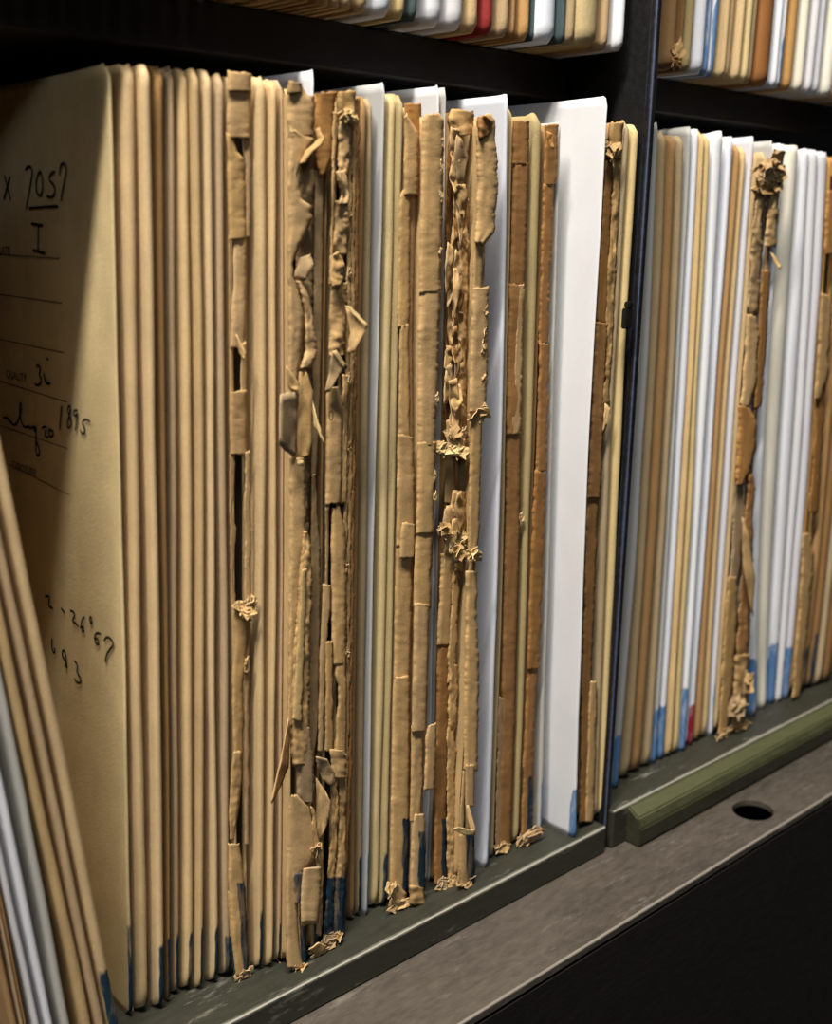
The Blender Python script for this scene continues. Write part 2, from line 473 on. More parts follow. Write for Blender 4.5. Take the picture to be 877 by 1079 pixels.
# rolled front edge and return
pr = [(y0, ZG)]+[(y0-.001*math.sin(a), ZG-.001+.001*math.cos(a)) for a in (.3, .6, .9, 1.2, 1.5708)]+[(y0-.001, ZG-.0030), (y0+.001, ZG-.0030)]
for (ya, za), (yb, zb) in zip(pr, pr[1:]):
    bm.faces.new([bm.verts.new(p) for p in ((-.16, ya, za), (-.16, yb, zb), (.66, yb, zb), (.66, ya, za))])
bmesh.ops.remove_doubles(bm, verts=bm.verts, dist=1e-6)
o = from_bm('base_ledge', bm, M_LEDGE, rack); o['label'] = 'scuffed grey ledge with an oval hole'
part_box('base_floor', (-.16, .66, y0+.003, .27, -.3, -.297), M_BLACK, rack, 0)
part_box('base_side', (-.162, -.16, y0, .272, -.3, -.014), M_BLACK, rack, 0)
part_box('base_side', (.66, .662, y0, .272, -.3, -.014), M_BLACK, rack, 0)
part_box('back_light_blocker', (-.16, .66, .27, .272, -.3, -.02), M_BLACK, rack, 0)  # closes the base at the back, added against stray light
part_box('base_panel', (-.16, .66, y0-.0009, y0+.003, -.3, ZG-.0045), M_BLACK, rack, .0004)
# upper shelf
part_box('upper_shelf', (-.16, .3262, .038, .27, .2672, ZU), M_BLACK, rack, .001)
part_box('upper_shelf', (.3298, .66, .038, .27, .2672, ZU-.0008), M_BLACK, rack, .001)
part_box('back_light_blocker', (-.16, .66, .272, .275, -.02, .56), M_BLACK, rack, 0)  # dark sheet added behind the bays to block light
# centre post: a folded steel angle
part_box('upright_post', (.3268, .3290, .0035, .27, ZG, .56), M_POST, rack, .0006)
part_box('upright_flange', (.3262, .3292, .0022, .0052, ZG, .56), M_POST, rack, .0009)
# small clip hooked on the post
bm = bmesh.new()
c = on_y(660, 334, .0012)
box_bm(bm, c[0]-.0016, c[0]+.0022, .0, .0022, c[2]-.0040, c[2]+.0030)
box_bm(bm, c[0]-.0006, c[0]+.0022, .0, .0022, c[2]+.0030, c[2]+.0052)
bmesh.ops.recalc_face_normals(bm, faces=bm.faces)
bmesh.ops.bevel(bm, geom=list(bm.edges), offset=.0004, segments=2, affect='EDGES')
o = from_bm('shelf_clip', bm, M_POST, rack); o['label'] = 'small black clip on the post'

# ------------------------------------------------------------------ leaning stack at far left
G_LEAN = 'paper jackets leaning at the left end'
def leaner(pts, w, bot, col, mat=None, ink=None, label='', cat='paper jacket', name='paper_jacket'):
    j = spec((pts[0][0]-w, pts[0][0], pts[0][1]), (pts[1][0]-w, pts[1][0], pts[1][1]), (pts[2][0]-w, pts[2][0], pts[2][1]), col, yf=.008, mat=mat, ink=ink, label=label, group=G_LEAN, name=name, cat=cat)
    # straight sheet: keep it a straight line in space
    (z0, x0), (z2, x2) = j.R[0], j.R[2]; (_, a0), (_, a2) = j.L[0], j.L[2]
    for P, xa, xb in ((j.R, x0, x2), (j.L, a0, a2)):
        P[1] = (P[1][0], P[1][1]*.5 + .5*(xa+(xb-xa)*(P[1][0]-z0)/(z2-z0)))
    j.zb = 0.0; j.zt = .252
    return j
lean = [
    leaner(((-48, 760), (-22, 884), (4, 1009)), 12, 0, BRN, label='brown paper jacket, leftmost leaner, only its foot in the picture corner'),
    leaner(((-36, 760), (-10, 884), (15, 1009)), 11, 0, PINK, label='tan leaning jacket, second from the left in the bottom left corner'),
    leaner(((-38, 760), (-14, 884), (28, 1078)), 12, 0, BRN, label='brown leaning jacket directly left of the leaning white envelopes'),
    leaner(((-26, 760), (0, 884), (41, 1078)), 11, 0, LIL, mat=M_WHITE, label='leftmost of the three leaning white envelopes', cat='white envelope', name='white_envelope'),
    leaner(((-11, 760), (16, 884), (56, 1078)), 13, 0, WHT, mat=M_WHITE, label='middle leaning white envelope, brightest of the three', cat='white envelope', name='white_envelope'),
    leaner(((12, 760), (38, 888), (75.5, 1078)), 14, 0, GWH, mat=M_WHITE, label='greyish leaning envelope, rightmost of the white leaners', cat='white envelope', name='white_envelope'),
    leaner(((0, 622), (29.6, 760), (96, 1078)), 17, 0, TAN2, label='tan leaning jacket right beside the greyish leaning envelope'),
    leaner(((0, 553), (46, 760), (109.5, 1077)), 14, 0, PINK, label='tan leaning jacket between two others, left of the inked leaner'),
    leaner(((1.4, 458.6), (63, 757), (125.7, 1075)), 18, 0, TAN, ink=(.029, .1), label='frontmost leaning tan jacket with a dark blue ink smear at its foot'),
]

# ------------------------------------------------------------------ left bay
M = 560
A = {}
def add(key, *a, **k):
    A[key] = spec(*a, **k); return A[key]
G_INT = 'intact jackets left of the torn ones'
G_TORN = 'torn and crumbling old jackets'
G_WHITE = 'tall white envelopes among the old jackets'
def intact(key, i, top, mid, bot, col, ink, extra='', **k):
    add(key, top, mid+(M,), bot, col, ink=ink, label=f'intact tan jacket, {ORD[i]} right of jacket marked 7057{extra}', group=G_INT, **k)
add('F1', (112.5, 117.5, 69), (124.5, 129.6, M), (135, 141, 1074), YEL, ink=(.030, .0), label='tan paper jacket with handwritten 7057 and Aug 20 1895 on its exposed side', cat='paper jacket')
intact('F2', 0, (124, 143, 66), (135.5, 149), (143, 158, 1072), TAN, (.021, .7), ', with a creased top corner')
intact('F3', 1, (144.5, 160, 67.5), (156, 168), (163, 176, 1068), TAN, (.022, .25), ', with bright blue ink at its foot')
intact('F4', 2, (161, 173.5, 70), (168.7, 176.5), (177, 181.5, 1058), BRN, (.022, .2), ', thin and brownish')
intact('F5', 3, (174.5, 184, 72), (178, 187), (182, 190, 1051), PINK, (.021, .3), ', greyish')
intact('F6', 4, (185.5, 198, 72), (191, 203), (192, 204, 1048), TAN, (.020, .35))
intact('F7', 5, (199.5, 211, 72), (207, 216), (207, 214.5, 1046), TAN2, (.021, .4))
intact('F8', 6, (212, 224, 73), (218.5, 227.5), (221, 231, 1040), TAN, (.020, .3), ', with a wide blue ink foot')
intact('F9', 7, (226, 238, 77), (230, 240), (234, 246, 1034), PINK, (.016, .15), ', left of the split one')
add('F10', (239.5, 264, 80), (243, 263.5, M), (247, 262, 1030), TAN2, torn=True, name='torn_paper_jacket', label='torn tan jacket whose split spine shows long black holes', group=G_TORN)
add('F11', (268, 282, 81), (270.5, 281, M), (269, 278.5, 1026), TAN, ink=(.021, .3), label='intact tan jacket just right of the split jacket with black holes, blue at its foot', group=G_INT)
add('F12', (283, 291.5, 83), (285, 292, M), (281, 288, 1023), TAN, ink=(.017, .6), label='narrow intact jacket, second right of the split jacket with black holes', group=G_INT)
add('F13', (293, 301, 84), (293.5, 301.5, M), (290, 297, 1017), PINK, ink=(.015, .35), label='intact brownish jacket touching the widest shredded jacket on its left', group=G_INT)
add('F14', (302.5, 327, 92), (304, 322, M), (301, 320, 1020), TAN2, torn=True, name='torn_paper_jacket', label='widest shredded tan jacket, big ragged flaps from top to foot', group=G_TORN)
add('W1', (328, 330.6, 73.7), (322.5, 324.5, M), (320.5, 322.5, 1010), WHT, mat=M_WHITE, yf=.0128, name='white_envelope', cat='white envelope', label='leftmost tall white envelope, sticking up behind the widest shredded jacket', group=G_WHITE)
add('F15', (332, 350, 98), (325.5, 343, M), (323, 335, 1006), BRN, torn=True, name='torn_paper_jacket', label='opened brown jacket with a tall black gap, right of the widest shredded jacket', group=G_TORN)
add('F16', (352, 367, 97), (344, 362, M), (336, 351, 998), TAN2, torn=True, name='torn_paper_jacket', label='crumpled tan jacket with a small ringed 0 on its torn spine', group=G_TORN)
add('F17', (368, 376, 100), (362.5, 370, M), (353, 366, 988), BRN, torn=True, name='torn_paper_jacket', label='layered brown jacket with frayed edges, right of the crumpled jacket marked 0', group=G_TORN)
add('F18', (377, 387, 102), (370.6, 378, M), (367, 375, 973), BRN, ink=(.02, .5), label='plain brown jacket between the frayed layers and a greyish jacket', group=G_INT)
add('F19', (387.5, 394, 103), (378.5, 388, M), (375.5, 381.5, 968), GTAN, ink=(.023, .25), label='greyish tan jacket just left of the second tall white envelope', group=G_INT)
add('W2', (403.5, 407.7, 87.4), (391.5, 395.5, M), (383.5, 389, 966), (192, 190, 184), mat=M_WHITE, ink=(.024, .4), name='white_envelope', cat='white envelope', label='second tall white envelope, visible full height with a blue inked foot', group=G_WHITE)
add('F20', (408.5, 418, 99), (397.5, 410, M), (390.5, 400, 961), YEL, ink=(.02, .6), label='yellowish tan jacket just right of the second tall white envelope', group=G_INT)
add('F21', (418.5, 425, 100), (410.7, 417, M), (401, 408.5, 959), OLV, ink=(.021, .1), label='narrow olive tan jacket left of the jacket with a stepped torn spine', group=G_INT)
add('F22', (427, 442, 113), (418, 435, M), (410, 428, 955), TAN2, torn=True, name='torn_paper_jacket', label='tan jacket with stepped torn spine strips and a crumpled foot', group=G_TORN)
add('F23', (445, 459, 122), (440.5, 455.5, M), (431, 446, 952), TAN, torn=True, name='torn_paper_jacket', label='smooth rounded tan spine broken in pieces, in front of the paired white envelopes', group=G_TORN)
add('W3', (460.5, 463.6, 91), (456.5, 459, M), (447, 449.2, 950), WHT, mat=M_WHITE, yf=.0165, name='white_envelope', cat='white envelope', label='third tall white envelope, left one of the pair above the rounded tan spine', group=G_WHITE)
add('W3b', (468.5, 471.6, 93), (460.5, 464.5, M), (450, 453.5, 947), GWH, mat=M_WHITE, yf=.0155, ink=(.02, .5), name='white_envelope', cat='white envelope', label='slim greyish envelope, right one of the pair above the rounded tan spine', group=G_WHITE)
add('F25', (474, 495, 119), (467, 488, M), (456, 472, 935), BRN, torn=True, name='torn_paper_jacket', label='most crumbled brown jacket, its spine shredded with pale yellow crumbs', group=G_TORN)
add('W4a', (496.5, 498.2, 103), (489.5, 491, M), (474, 475.5, 933), WHT, mat=M_WHITE, name='white_envelope', cat='white envelope', label='short glimpse of white envelope above the most crumbled jacket', group=G_WHITE)
add('F26', (502, 521, 124), (493, 504, M), (482, 500, 933), TAN2, torn=True, name='torn_paper_jacket', label='tan jacket with a curled hood-like top, left of a glossy white envelope', group=G_TORN)
add('W4', (532, 537.5, 100), (521.5, 527.5, M), (507, 516, 916), (212, 214, 220), mat=M_WHITE, ink=(.02, .45), name='white_envelope', cat='white envelope', label='glossy white envelope with a bulging side, right of the jacket with the curled top', group=G_WHITE)
add('W4c', (538.3, 540.6, 111), (528.5, 531, M), (517, 521, 906), GTAN, label='very thin greyish sheet behind the bulging white envelope', group=G_INT)
add('F27', (542, 559, 126), (533, 549, M), (523, 539, 896), BRN, torn=True, name='torn_paper_jacket', label='dark brown jacket with a wide cracked spine, right of the bulging white envelope', group=G_TORN)
add('F28', (560, 573, 121), (551, 559, M), (541, 548, 892), OLV, ink=(.018, .5), label='slim intact olive tan jacket between two dark brown torn ones', group=G_INT)
add('F29', (574, 586, 131), (560, 573, M), (549, 565, 886), BRN, torn=True, name='torn_paper_jacket', label='brown torn jacket immediately left of the big bright white envelope', group=G_TORN)
add('W5a', (588.3, 591, 128), (576, 580.5, M), (565.5, 571, 880), GWH, mat=M_WHITE, ink=(.022, .4), name='white_envelope', cat='white envelope', label='narrow grey white envelope hugging the big bright envelope', group=G_WHITE)
add('W5', (638.7, 641.5, 103), (614.8, 617.5, M), (604, 608.5, 884), WHT, mat=M_WHITE, ink=(.021, -1), name='white_envelope', cat='white envelope', label='big bright white envelope jutting out in front of the row, near the post', group=G_WHITE)
add('F30', (643, 657, 128), (619, 632, M), (611, 625, 868), BRN, torn=True, name='torn_paper_jacket', label='brown torn jacket right of the big bright white envelope', group=G_TORN)
add('F31', (658, 665.5, 128), (632.5, 642, M), (625.5, 631, 865), GTAN, label='tan jacket second from the post, left bay', group=G_INT)
add('F32', (666, 674.5, 131), (643, 651.5, M), (631.5, 637, 863), YEL, ink=(.016, .8), label='yellowish jacket standing against the black post', group=G_INT)
order = list(A)
solve(lean + [A[k] for k in order])
A['W4a'].yf += .024; A['W4a'].D -= .024      # pushed well back in the row
for j in lean: build(j)
for k in order: build(A[k])

# ------------------------------------------------------------------ torn spines, left bay
def P(k): return A[k].o, A[k]
B_ = TAN2
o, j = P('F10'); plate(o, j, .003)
ribbon(o, j, [(79, 240, 263), (97, 239.5, 265), (120, 239, 264.5), (145, 239, 264.5)], B_, dep=.5, bulge=.7, ends=3)
ribbon(o, j, [(76, 240, 264.5), (96, 239.5, 265)], TAN, dep=1.2, bulge=.6)
ribbon(o, j, [(141, 239, 244), (160, 239.5, 249), (167, 239.5, 256), (200, 240, 258.5), (252, 242, 259)], B_, dep=.3, bulge=.6)
ribbon(o, j, [(146, 256, 264.5), (165, 258, 264), (180, 259.5, 263.5), (250, 259, 263)], PINK, dep=.1, bulge=.4)
ribbon(o, j, [(248, 242.5, 259), (254, 246, 259), (300, 246, 258.8), (335, 244, 258.6), (366, 243, 257)], TAN, dep=.2, bulge=.5)
ribbon(o, j, [(250, 241, 243), (330, 241.5, 243), (420, 242, 247)], B_, dep=0, bulge=.2, nu=4)
ribbon(o, j, [(362, 253.5, 259), (380, 254, 259), (416, 253, 259.5)], TAN, dep=.5, bulge=.4)
flake(o, j, [(249, 352, 1), (259, 372, 3), (257.5, 378, 3), (252, 372, 1)], TAN, 0)
ribbon(o, j, [(412, 241.5, 259.5), (440, 242, 260), (479, 242.5, 260)], B_, dep=.2, bulge=.7)
ribbon(o, j, [(476, 242, 247.5), (520, 242, 246.5), (541, 242, 243.6), (557, 242.5, 249.5), (580, 243, 247), (610, 243, 245.5), (640, 244, 249)], PINK, dep=0, bulge=.3, rag=1)
ribbon(o, j, [(476, 258, 263), (510, 259, 263.5), (530, 256.5, 263), (545, 257, 263.5), (570, 260, 264), (572, 258, 263.6), (640, 257.5, 264)], B_, dep=.4, bulge=.5, rag=.9)
crumb(o, j, 259, 642, 9, 8, TAN, 1.5); crumb(o, j, 264, 639, 4, 9, YEL, 1.8); crumb(o, j, 251, 637, 5, 4, TAN, 1)
ribbon(o, j, [(644, 246, 262), (680, 247, 260.5), (720, 244.5, 256), (760, 245.5, 256.5), (797, 246, 255.5)], B_, dep=.3, bulge=.7)
ribbon(o, j, [(655, 260, 264), (720, 257.8, 262), (800, 257, 262), (890, 258, 262)], PINK, dep=0, bulge=.3, nu=4)
ribbon(o, j, [(792, 246, 254), (815, 243, 255), (850, 241.5, 252), (885, 242.5, 246)], TAN2, dep=.8, bulge=.7, crumple=.7)
crumb(o, j, 259, 700, 2.5, 6, TAN, .6)
ribbon(o, j, [(889, 240.5, 252), (930, 241, 257.5), (970, 243, 260), (1000, 245, 261.5), (1028, 249, 262)], TAN, dep=.8, bulge=.8, ink=(930, .55))
ribbon(o, j, [(940, 240, 248), (1000, 243, 250), (1030, 247, 254)], TAN2, dep=.2, bulge=.5, ink=(985, -.5))
crumb(o, j, 256, 1026, 6, 5, PINK, 1.0)

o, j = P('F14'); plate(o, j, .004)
ribbon(o, j, [(100, 318, 331), (140, 316, 331), (200, 314, 331), (260, 312, 330), (330, 312, 329), (400, 310, 328), (480, 308, 326), (560, 306, 325)], GTAN, dep=-1.6, bulge=.5, rag=1.5, crumple=1.0, name='inner_sheet')
ribbon(o, j, [(89, 304, 317), (97, 302, 321), (104, 301.7, 327), (112, 301.7, 330.5), (128, 302, 331.5), (136, 303, 330), (143, 304, 331)], TAN, dep=.6, bulge=1.0, ends=4)
ribbon(o, j, [(86, 305, 318), (98, 303, 318)], GTAN, dep=1.5, bulge=.6)
ribbon(o, j, [(137, 304.3, 312), (146, 304.3, 331), (152, 304.2, 329), (165, 304, 321), (183, 304, 313.4), (198, 304, 315), (211, 304, 318), (217, 304, 328), (231, 304, 329.5), (246, 304, 322), (263, 304, 315), (278, 304, 307), (293, 304, 309), (308, 304, 315), (330, 304, 319), (367, 304, 318.5), (385, 304, 315), (400, 304, 313), (412, 304, 312)], TAN, dep=.9, bulge=.9, rag=1.2, nu=9, step=2.2, ends=4)
ribbon(o, j, [(136, 331, 336, 1, 2.5), (146, 335, 342, 2, 4), (152, 331, 340, 2, 4), (160, 322, 331, 1, 3), (172, 315, 321, 1, 2)], TAN2, dep=.8, bulge=.8, rag=1.2, crumple=.8)
flake(o, j, [(327, 268, 1), (330.5, 278, 2), (322, 296, 1.5), (309, 294, 0), (315, 272, 0)], GTAN, .6)
ribbon(o, j, [(296, 312, 316), (305, 316, 324), (325, 320, 328), (345, 322, 331), (370, 322, 334), (388, 316, 328)], TAN, dep=.6, bulge=1.2, rag=1.4, crumple=.9)
flake(o, j, [(296, 416, 3.5), (305, 413, 2), (315, 414, .5), (312.5, 450, 0), (311.5, 482, .3), (302, 476, 1.5), (294, 469, 3.5)], GTAN, 1.2, label='bent-out torn flap')
flake(o, j, [(315, 392, 0), (322, 390, .6), (329.5, 412, 1), (328.5, 477, .6), (320, 482, .2), (313.5, 483, 0), (314, 430, 0)], TAN2, 1.0)
flake(o, j, [(329, 421, 0), (333, 438, 2), (343, 468, 5), (338, 462, 4), (331, 448, 1)], YEL, 1.6, crumple=.2, label='pale pointed sliver of torn paper')
flake(o, j, [(302, 385, .5), (316, 404, 1.5), (314, 412, 1.5), (304, 408, .5)], TAN, 1.5)
flake(o, j, [(313, 483, 1), (320, 486, 1.6), (320, 491, 1.2), (314, 490, 1)], YEL, 1.6)
ribbon(o, j, [(482, 305, 321), (530, 305, 322), (566, 305.5, 322.5), (590, 305.5, 319), (620, 305, 316), (650, 304.5, 313), (700, 304, 311), (765, 303, 309)], TAN, dep=.6, bulge=.8, rag=1.0)
ribbon(o, j, [(560, 320, 324), (575, 318, 327), (600, 316, 329), (640, 313, 328), (680, 309, 326.5), (740, 307, 326), (790, 307, 325), (806, 309, 322)], TAN2, dep=1.2, bulge=.8, rag=1.5, crumple=.8)
ribbon(o, j, [(600, 318, 323), (680, 313, 321), (760, 308, 318)], YEL, dep=2.2, bulge=.4, rag=1.0, nu=5, label='peeling light strip')
flake(o, j, [(304, 757, 1), (306, 765, 1), (304, 808, 1.5), (296, 828, 3), (286, 847, 5), (289, 830, 4.5), (296, 800, 3)], BRN, 1.0, label='dark pointed flap bent to the left')
ribbon(o, j, [(766, 322, 327), (790, 318, 329), (806, 312, 331), (838, 313, 331.5), (846, 318, 330)], GTAN, dep=1.0, bulge=.8, rag=1)
ribbon(o, j, [(838, 306, 313), (850, 304, 327), (888, 302.5, 334), (902, 302, 336), (925, 301.5, 316), (945, 301.3, 314), (975, 301, 313.5), (1000, 301, 316), (1020, 303, 320)], TAN, dep=1.0, bulge=.9, ends=4, nu=9)
ribbon(o, j, [(914, 320, 338), (930, 318, 338.5), (950, 317, 338), (971, 317, 335)], TAN, dep=2.6, bulge=.8, ends=2, label='loose tan flap over the inked foot')
ribbon(o, j, [(950, 318, 337), (974, 317, 335)], TAN2, dep=2.2, bulge=.6)
ribbon(o, j, [(920, 311, 322), (936, 310, 322), (952, 311, 321)], TAN2, dep=1.9, bulge=.4, ink=(880, -1), rag=1.2)
ribbon(o, j, [(965, 313, 321), (990, 314.5, 322.5), (1021, 316, 322)], TAN2, dep=.8, bulge=.5, ink=(960, .2))
ribbon(o, j, [(850, 327, 331), (890, 331, 336), (915, 334, 338)], TAN, dep=1.6, bulge=.8, crumple=.9, rag=1.4)
crumb(o, j, 333, 893, 4, 7, TAN2, 2); crumb(o, j, 316, 1019, 5, 5, TAN, 1.2)

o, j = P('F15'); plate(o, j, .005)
ribbon(o, j, [(97, 333, 355), (110, 332.5, 352), (140, 332, 351), (165, 332, 350.5), (176, 334, 346), (184, 337, 342)], ORA, dep=.5, bulge=.9, rag=1.0, ends=3, label='rust brown folded top')
ribbon(o, j, [(178, 332, 341), (250, 331, 340), (330, 330, 339), (420, 329, 337), (500, 328, 333)], GTAN, dep=-.6, bulge=.5, rag=.5)
ribbon(o, j, [(500, 329, 332), (540, 328, 334), (580, 327, 337.5), (660, 326, 337), (760, 325, 336), (800, 324, 331)], GTAN, dep=-.2, bulge=.5, rag=.8)
ribbon(o, j, [(118, 351, 354.5), (160, 350, 354), (230, 349, 352), (300, 347, 350)], TAN2, dep=1, bulge=.5, rag=1.2, crumple=.8, nu=4)
ribbon(o, j, [(616, 340, 349), (640, 339.5, 348), (690, 337, 343), (792, 335, 340)], TAN, dep=.8, bulge=.6, rag=.8)
ribbon(o, j, [(676, 343, 350.5), (720, 343.5, 350.5), (792, 342.5, 351)], TAN2, dep=1.0, bulge=.7, rag=1)
flake(o, j, [(333, 797, 2), (345, 800, 2.5), (353, 815, 2), (350, 829, 2), (340, 822, 1.5), (334, 808, 1.5)], GTAN, 1)
flake(o, j, [(333, 820, 1), (341, 830, 2), (349, 845, 2.5), (346, 866, 2), (340, 880, 1), (333, 888, .5)], TAN, .8)
ribbon(o, j, [(860, 328, 336), (910, 329, 337), (960, 328, 336), (1003, 327, 334)], GTAN, dep=.6, bulge=.8, rag=1.5, crumple=1.0, ink=(955, .4))
ribbon(o, j, [(880, 336, 341), (940, 335, 340), (985, 333, 338)], TAN2, dep=1.2, bulge=.6, rag=1.4, crumple=.8, nu=5)
flake(o, j, [(326, 1000, 2), (336, 993, 2.5), (344, 996, 2), (342, 1003, 1.5), (332, 1004, 1)], TAN, 1)

o, j = P('F16'); plate(o, j, .003)
ribbon(o, j, [(96, 355, 374), (106, 354, 375), (120, 355, 375), (135, 356, 374)], B_, dep=.5, bulge=1, rag=1, crumple=.8, ends=3)
crumb(o, j, 366, 121, 8, 10, YEL, 1.5, label='bright crumpled fold')
ribbon(o, j, [(128, 357, 369), (170, 356, 369), (186, 356, 366)], TAN, dep=.8, bulge=.8, rag=1.3, crumple=1)
ribbon(o, j, [(180, 354, 364), (195, 357, 366), (206, 360, 369), (215, 356, 367)], TAN, dep=1.6, bulge=1, rag=1.5, crumple=1.4)
ribbon(o, j, [(212, 353, 367), (240, 351, 368), (268, 350, 366)], TAN2, dep=.9, bulge=.8, rag=1.2, crumple=1.0)
flake(o, j, [(350, 270, 1), (356, 265, 2), (363, 277, 2.5), (365.5, 290, 2), (360, 301, 2), (350, 303, 1.5), (347.5, 288, 1)], B_, 1.4, crumple=1)
ribbon(o, j, [(298, 350, 366), (330, 347, 365), (352, 347, 365), (375, 347, 363)], TAN, dep=.8, bulge=.9, rag=1.3, crumple=1.0)
flake(o, j, [(364, 322, 1.5), (372, 326, 3), (388, 343, 6), (386, 348, 6), (373, 371, 5), (366, 373, 3), (369, 350, 3)], TAN2, 1, crumple=.3, label='bent torn tab sticking out to the right')
flake(o, j, [(364, 322, 2.5), (370, 323, 3.4), (388, 342, 6.4), (387, 345, 6.6), (372, 331, 4)], YEL, 1.1, crumple=.2)
flake(o, j, [(350, 371, 3), (355, 370, 3), (366, 388, 4), (358, 396, 3.5), (347, 413, 2.5), (342, 413, 2), (347, 395, 2)], GTAN, 1, crumple=.4)
flake(o, j, [(350, 370, 3.3), (354, 369, 3.6), (366, 386, 4.4), (363, 389, 4.2)], YEL, 1.1, crumple=.2)
ribbon(o, j, [(408, 346, 356), (416, 344, 358), (430, 344, 361), (470, 343.5, 361), (505, 343, 360.5), (531, 343, 359)], TAN, dep=1.0, bulge=.9, rag=.6, ends=4)
ribbon(o, j, [(395, 361, 367), (460, 361, 366), (530, 359.5, 365)], TAN2, dep=.5, bulge=.6, rag=1, crumple=.7)
ribbon(o, j, [(534, 350, 358), (560, 349, 364), (620, 349, 365), (670, 349.5, 364.5), (700, 350, 364)], TAN, dep=.6, bulge=.8, rag=.8)
ribbon(o, j, [(536, 343, 347), (600, 343, 346), (640, 342, 345)], GTAN, dep=-.4, bulge=.3, nu=4)
ribbon(o, j, [(664, 352, 364), (712, 352, 365), (722, 357, 365), (740, 356, 365), (797, 351, 365)], B_, dep=.5, bulge=.8, rag=1.1)
ribbon(o, j, [(790, 347, 362), (805, 348, 365), (820, 350, 364)], TAN, dep=1.5, bulge=1, rag=1.4, crumple=1.2)
ribbon(o, j, [(815, 350, 357), (860, 349, 356), (920, 346, 353), (985, 341, 350)], TAN2, dep=.9, bulge=.7, rag=1.5, crumple=1, ink=(924, -.2))
ribbon(o, j, [(818, 357, 364), (870, 357, 365), (925, 353, 364), (985, 350, 360)], TAN2, dep=.6, bulge=.7, rag=1.5, crumple=1, ink=(924, -.3))
crumb(o, j, 346, 990, 6, 5, GTAN, 1); crumb(o, j, 358, 985, 4, 4, TAN, 1.2); crumb(o, j, 337, 1000, 7, 4, TAN, 1.4)
# small inked ring on the torn spine
def stroke_mesh(paths, width, name, mat, parent, place):
    verts, faces = [], []
    for path in paths:
        pts = [place(*p) for p in path]
        # smooth the polyline a little
        q = []
        for a, b in zip(pts, pts[1:]):
            for t in (0, .5): q.append(a.lerp(b, t))
        q.append(pts[-1])
        if len(path) > 3:
            for _ in range(2): q = [q[0]]+[(q[i-1]+2*q[i]+q[i+1])/4 for i in range(1, len(q)-1)]+[q[-1]]
        for i, p in enumerate(q):
            d = (q[min(i+1, len(q)-1)]-q[max(i-1, 0)])
            nrm = place.normal
            s = d.cross(nrm); s = s.normalized()*width/2 if s.length > 1e-9 else Vector((0, 0, width/2))
            k = len(verts)
            verts += [tuple(p-s), tuple(p+s)]
            if i: faces.append((k-2, k, k+1, k-1))
    return link(name, verts, faces, mat, parent=parent, smooth=False)
class Front:
    def __init__(s, Y): s.Y = Y; s.normal = Vector((0, -1, 0))
    def __call__(s, x, y): return Vector(on_y(x, y, s.Y))
ring = [(349+2.6*math.cos(a)*.8, 438+5*math.sin(a)) for a in np.linspace(0, 6.3, 14)]
stroke_mesh([ring], .00028, 'ink_ring', M_PEN, o, Front(j.yf-.0027))

o, j = P('F17')
for a, b, d in ((362, 366, .6), (366, 370, .2), (369.5, 373, -.3)):
    ribbon(o, j, [(103, a+5.5, b+6), (300, a+3, b+3.6), (560, a, b), (800, a-2, b-2.5), (986, a-9.5, b-10)], random.choice((TAN2, GTAN, BRN)), dep=d, bulge=.5, rag=1.3, crumple=.6, nu=5, name='frayed_sheet', ink=(915, .2))
for y in (230, 285, 320, 400, 470, 600, 690): crumb(o, j, 371-.012*(y-100)+random.uniform(-2, 2), y, 2.2, 5, TAN2, .8)

o, j = P('F22'); plate(o, j, .004)
ribbon(o, j, [(109, 426, 444), (140, 427, 443.5), (206, 428, 441)], ORA, dep=-.3, bulge=.5, name='inner_sheet', rag=.5)
ribbon(o, j, [(122, 426, 428), (139, 425.8, 440), (145, 425.8, 442), (205, 425.5, 440)], B_, dep=.8, bulge=.7, ends=3)
ribbon(o, j, [(200, 424, 432), (207, 421, 432.5), (280, 419.5, 432), (345, 418.5, 431)], B_, dep=.4, bulge=.6)
ribbon(o, j, [(205, 432, 437), (350, 430, 434), (460, 430, 435)], PINK, dep=-1, bulge=.3, nu=4, name='inner_sheet')
ribbon(o, j, [(342, 421.5, 430.5), (400, 420.5, 431.5), (461, 420, 432)], TAN, dep=.5, bulge=.6, ends=3)
ribbon(o, j, [(459, 419, 435), (500, 418.5, 437), (556, 418, 437.5), (575, 417.5, 436)], B_, dep=.6, bulge=.7)
ribbon(o, j, [(551, 424, 437), (560, 422, 438), (588, 421, 437.5)], TAN, dep=1.6, bulge=.5, ends=3)
ribbon(o, j, [(572, 417.5, 434), (620, 416.5, 434.5), (680, 415.8, 433), (718, 415, 432)], B_, dep=.4, bulge=.6)
ribbon(o, j, [(713, 415, 430), (722, 414, 432), (800, 413, 432), (870, 411.5, 431), (900, 411, 431), (946, 410.5, 429)], TAN, dep=.9, bulge=.8, ink=(862, .62))
ribbon(o, j, [(932, 411, 420), (942, 410.5, 429), (956, 410, 429)], TAN2, dep=1.6, bulge=1.2, rag=1.5, crumple=1.2)
crumb(o, j, 414, 940, 4, 7, YEL, 2); crumb(o, j, 422, 950, 7, 5, TAN, 1.6)

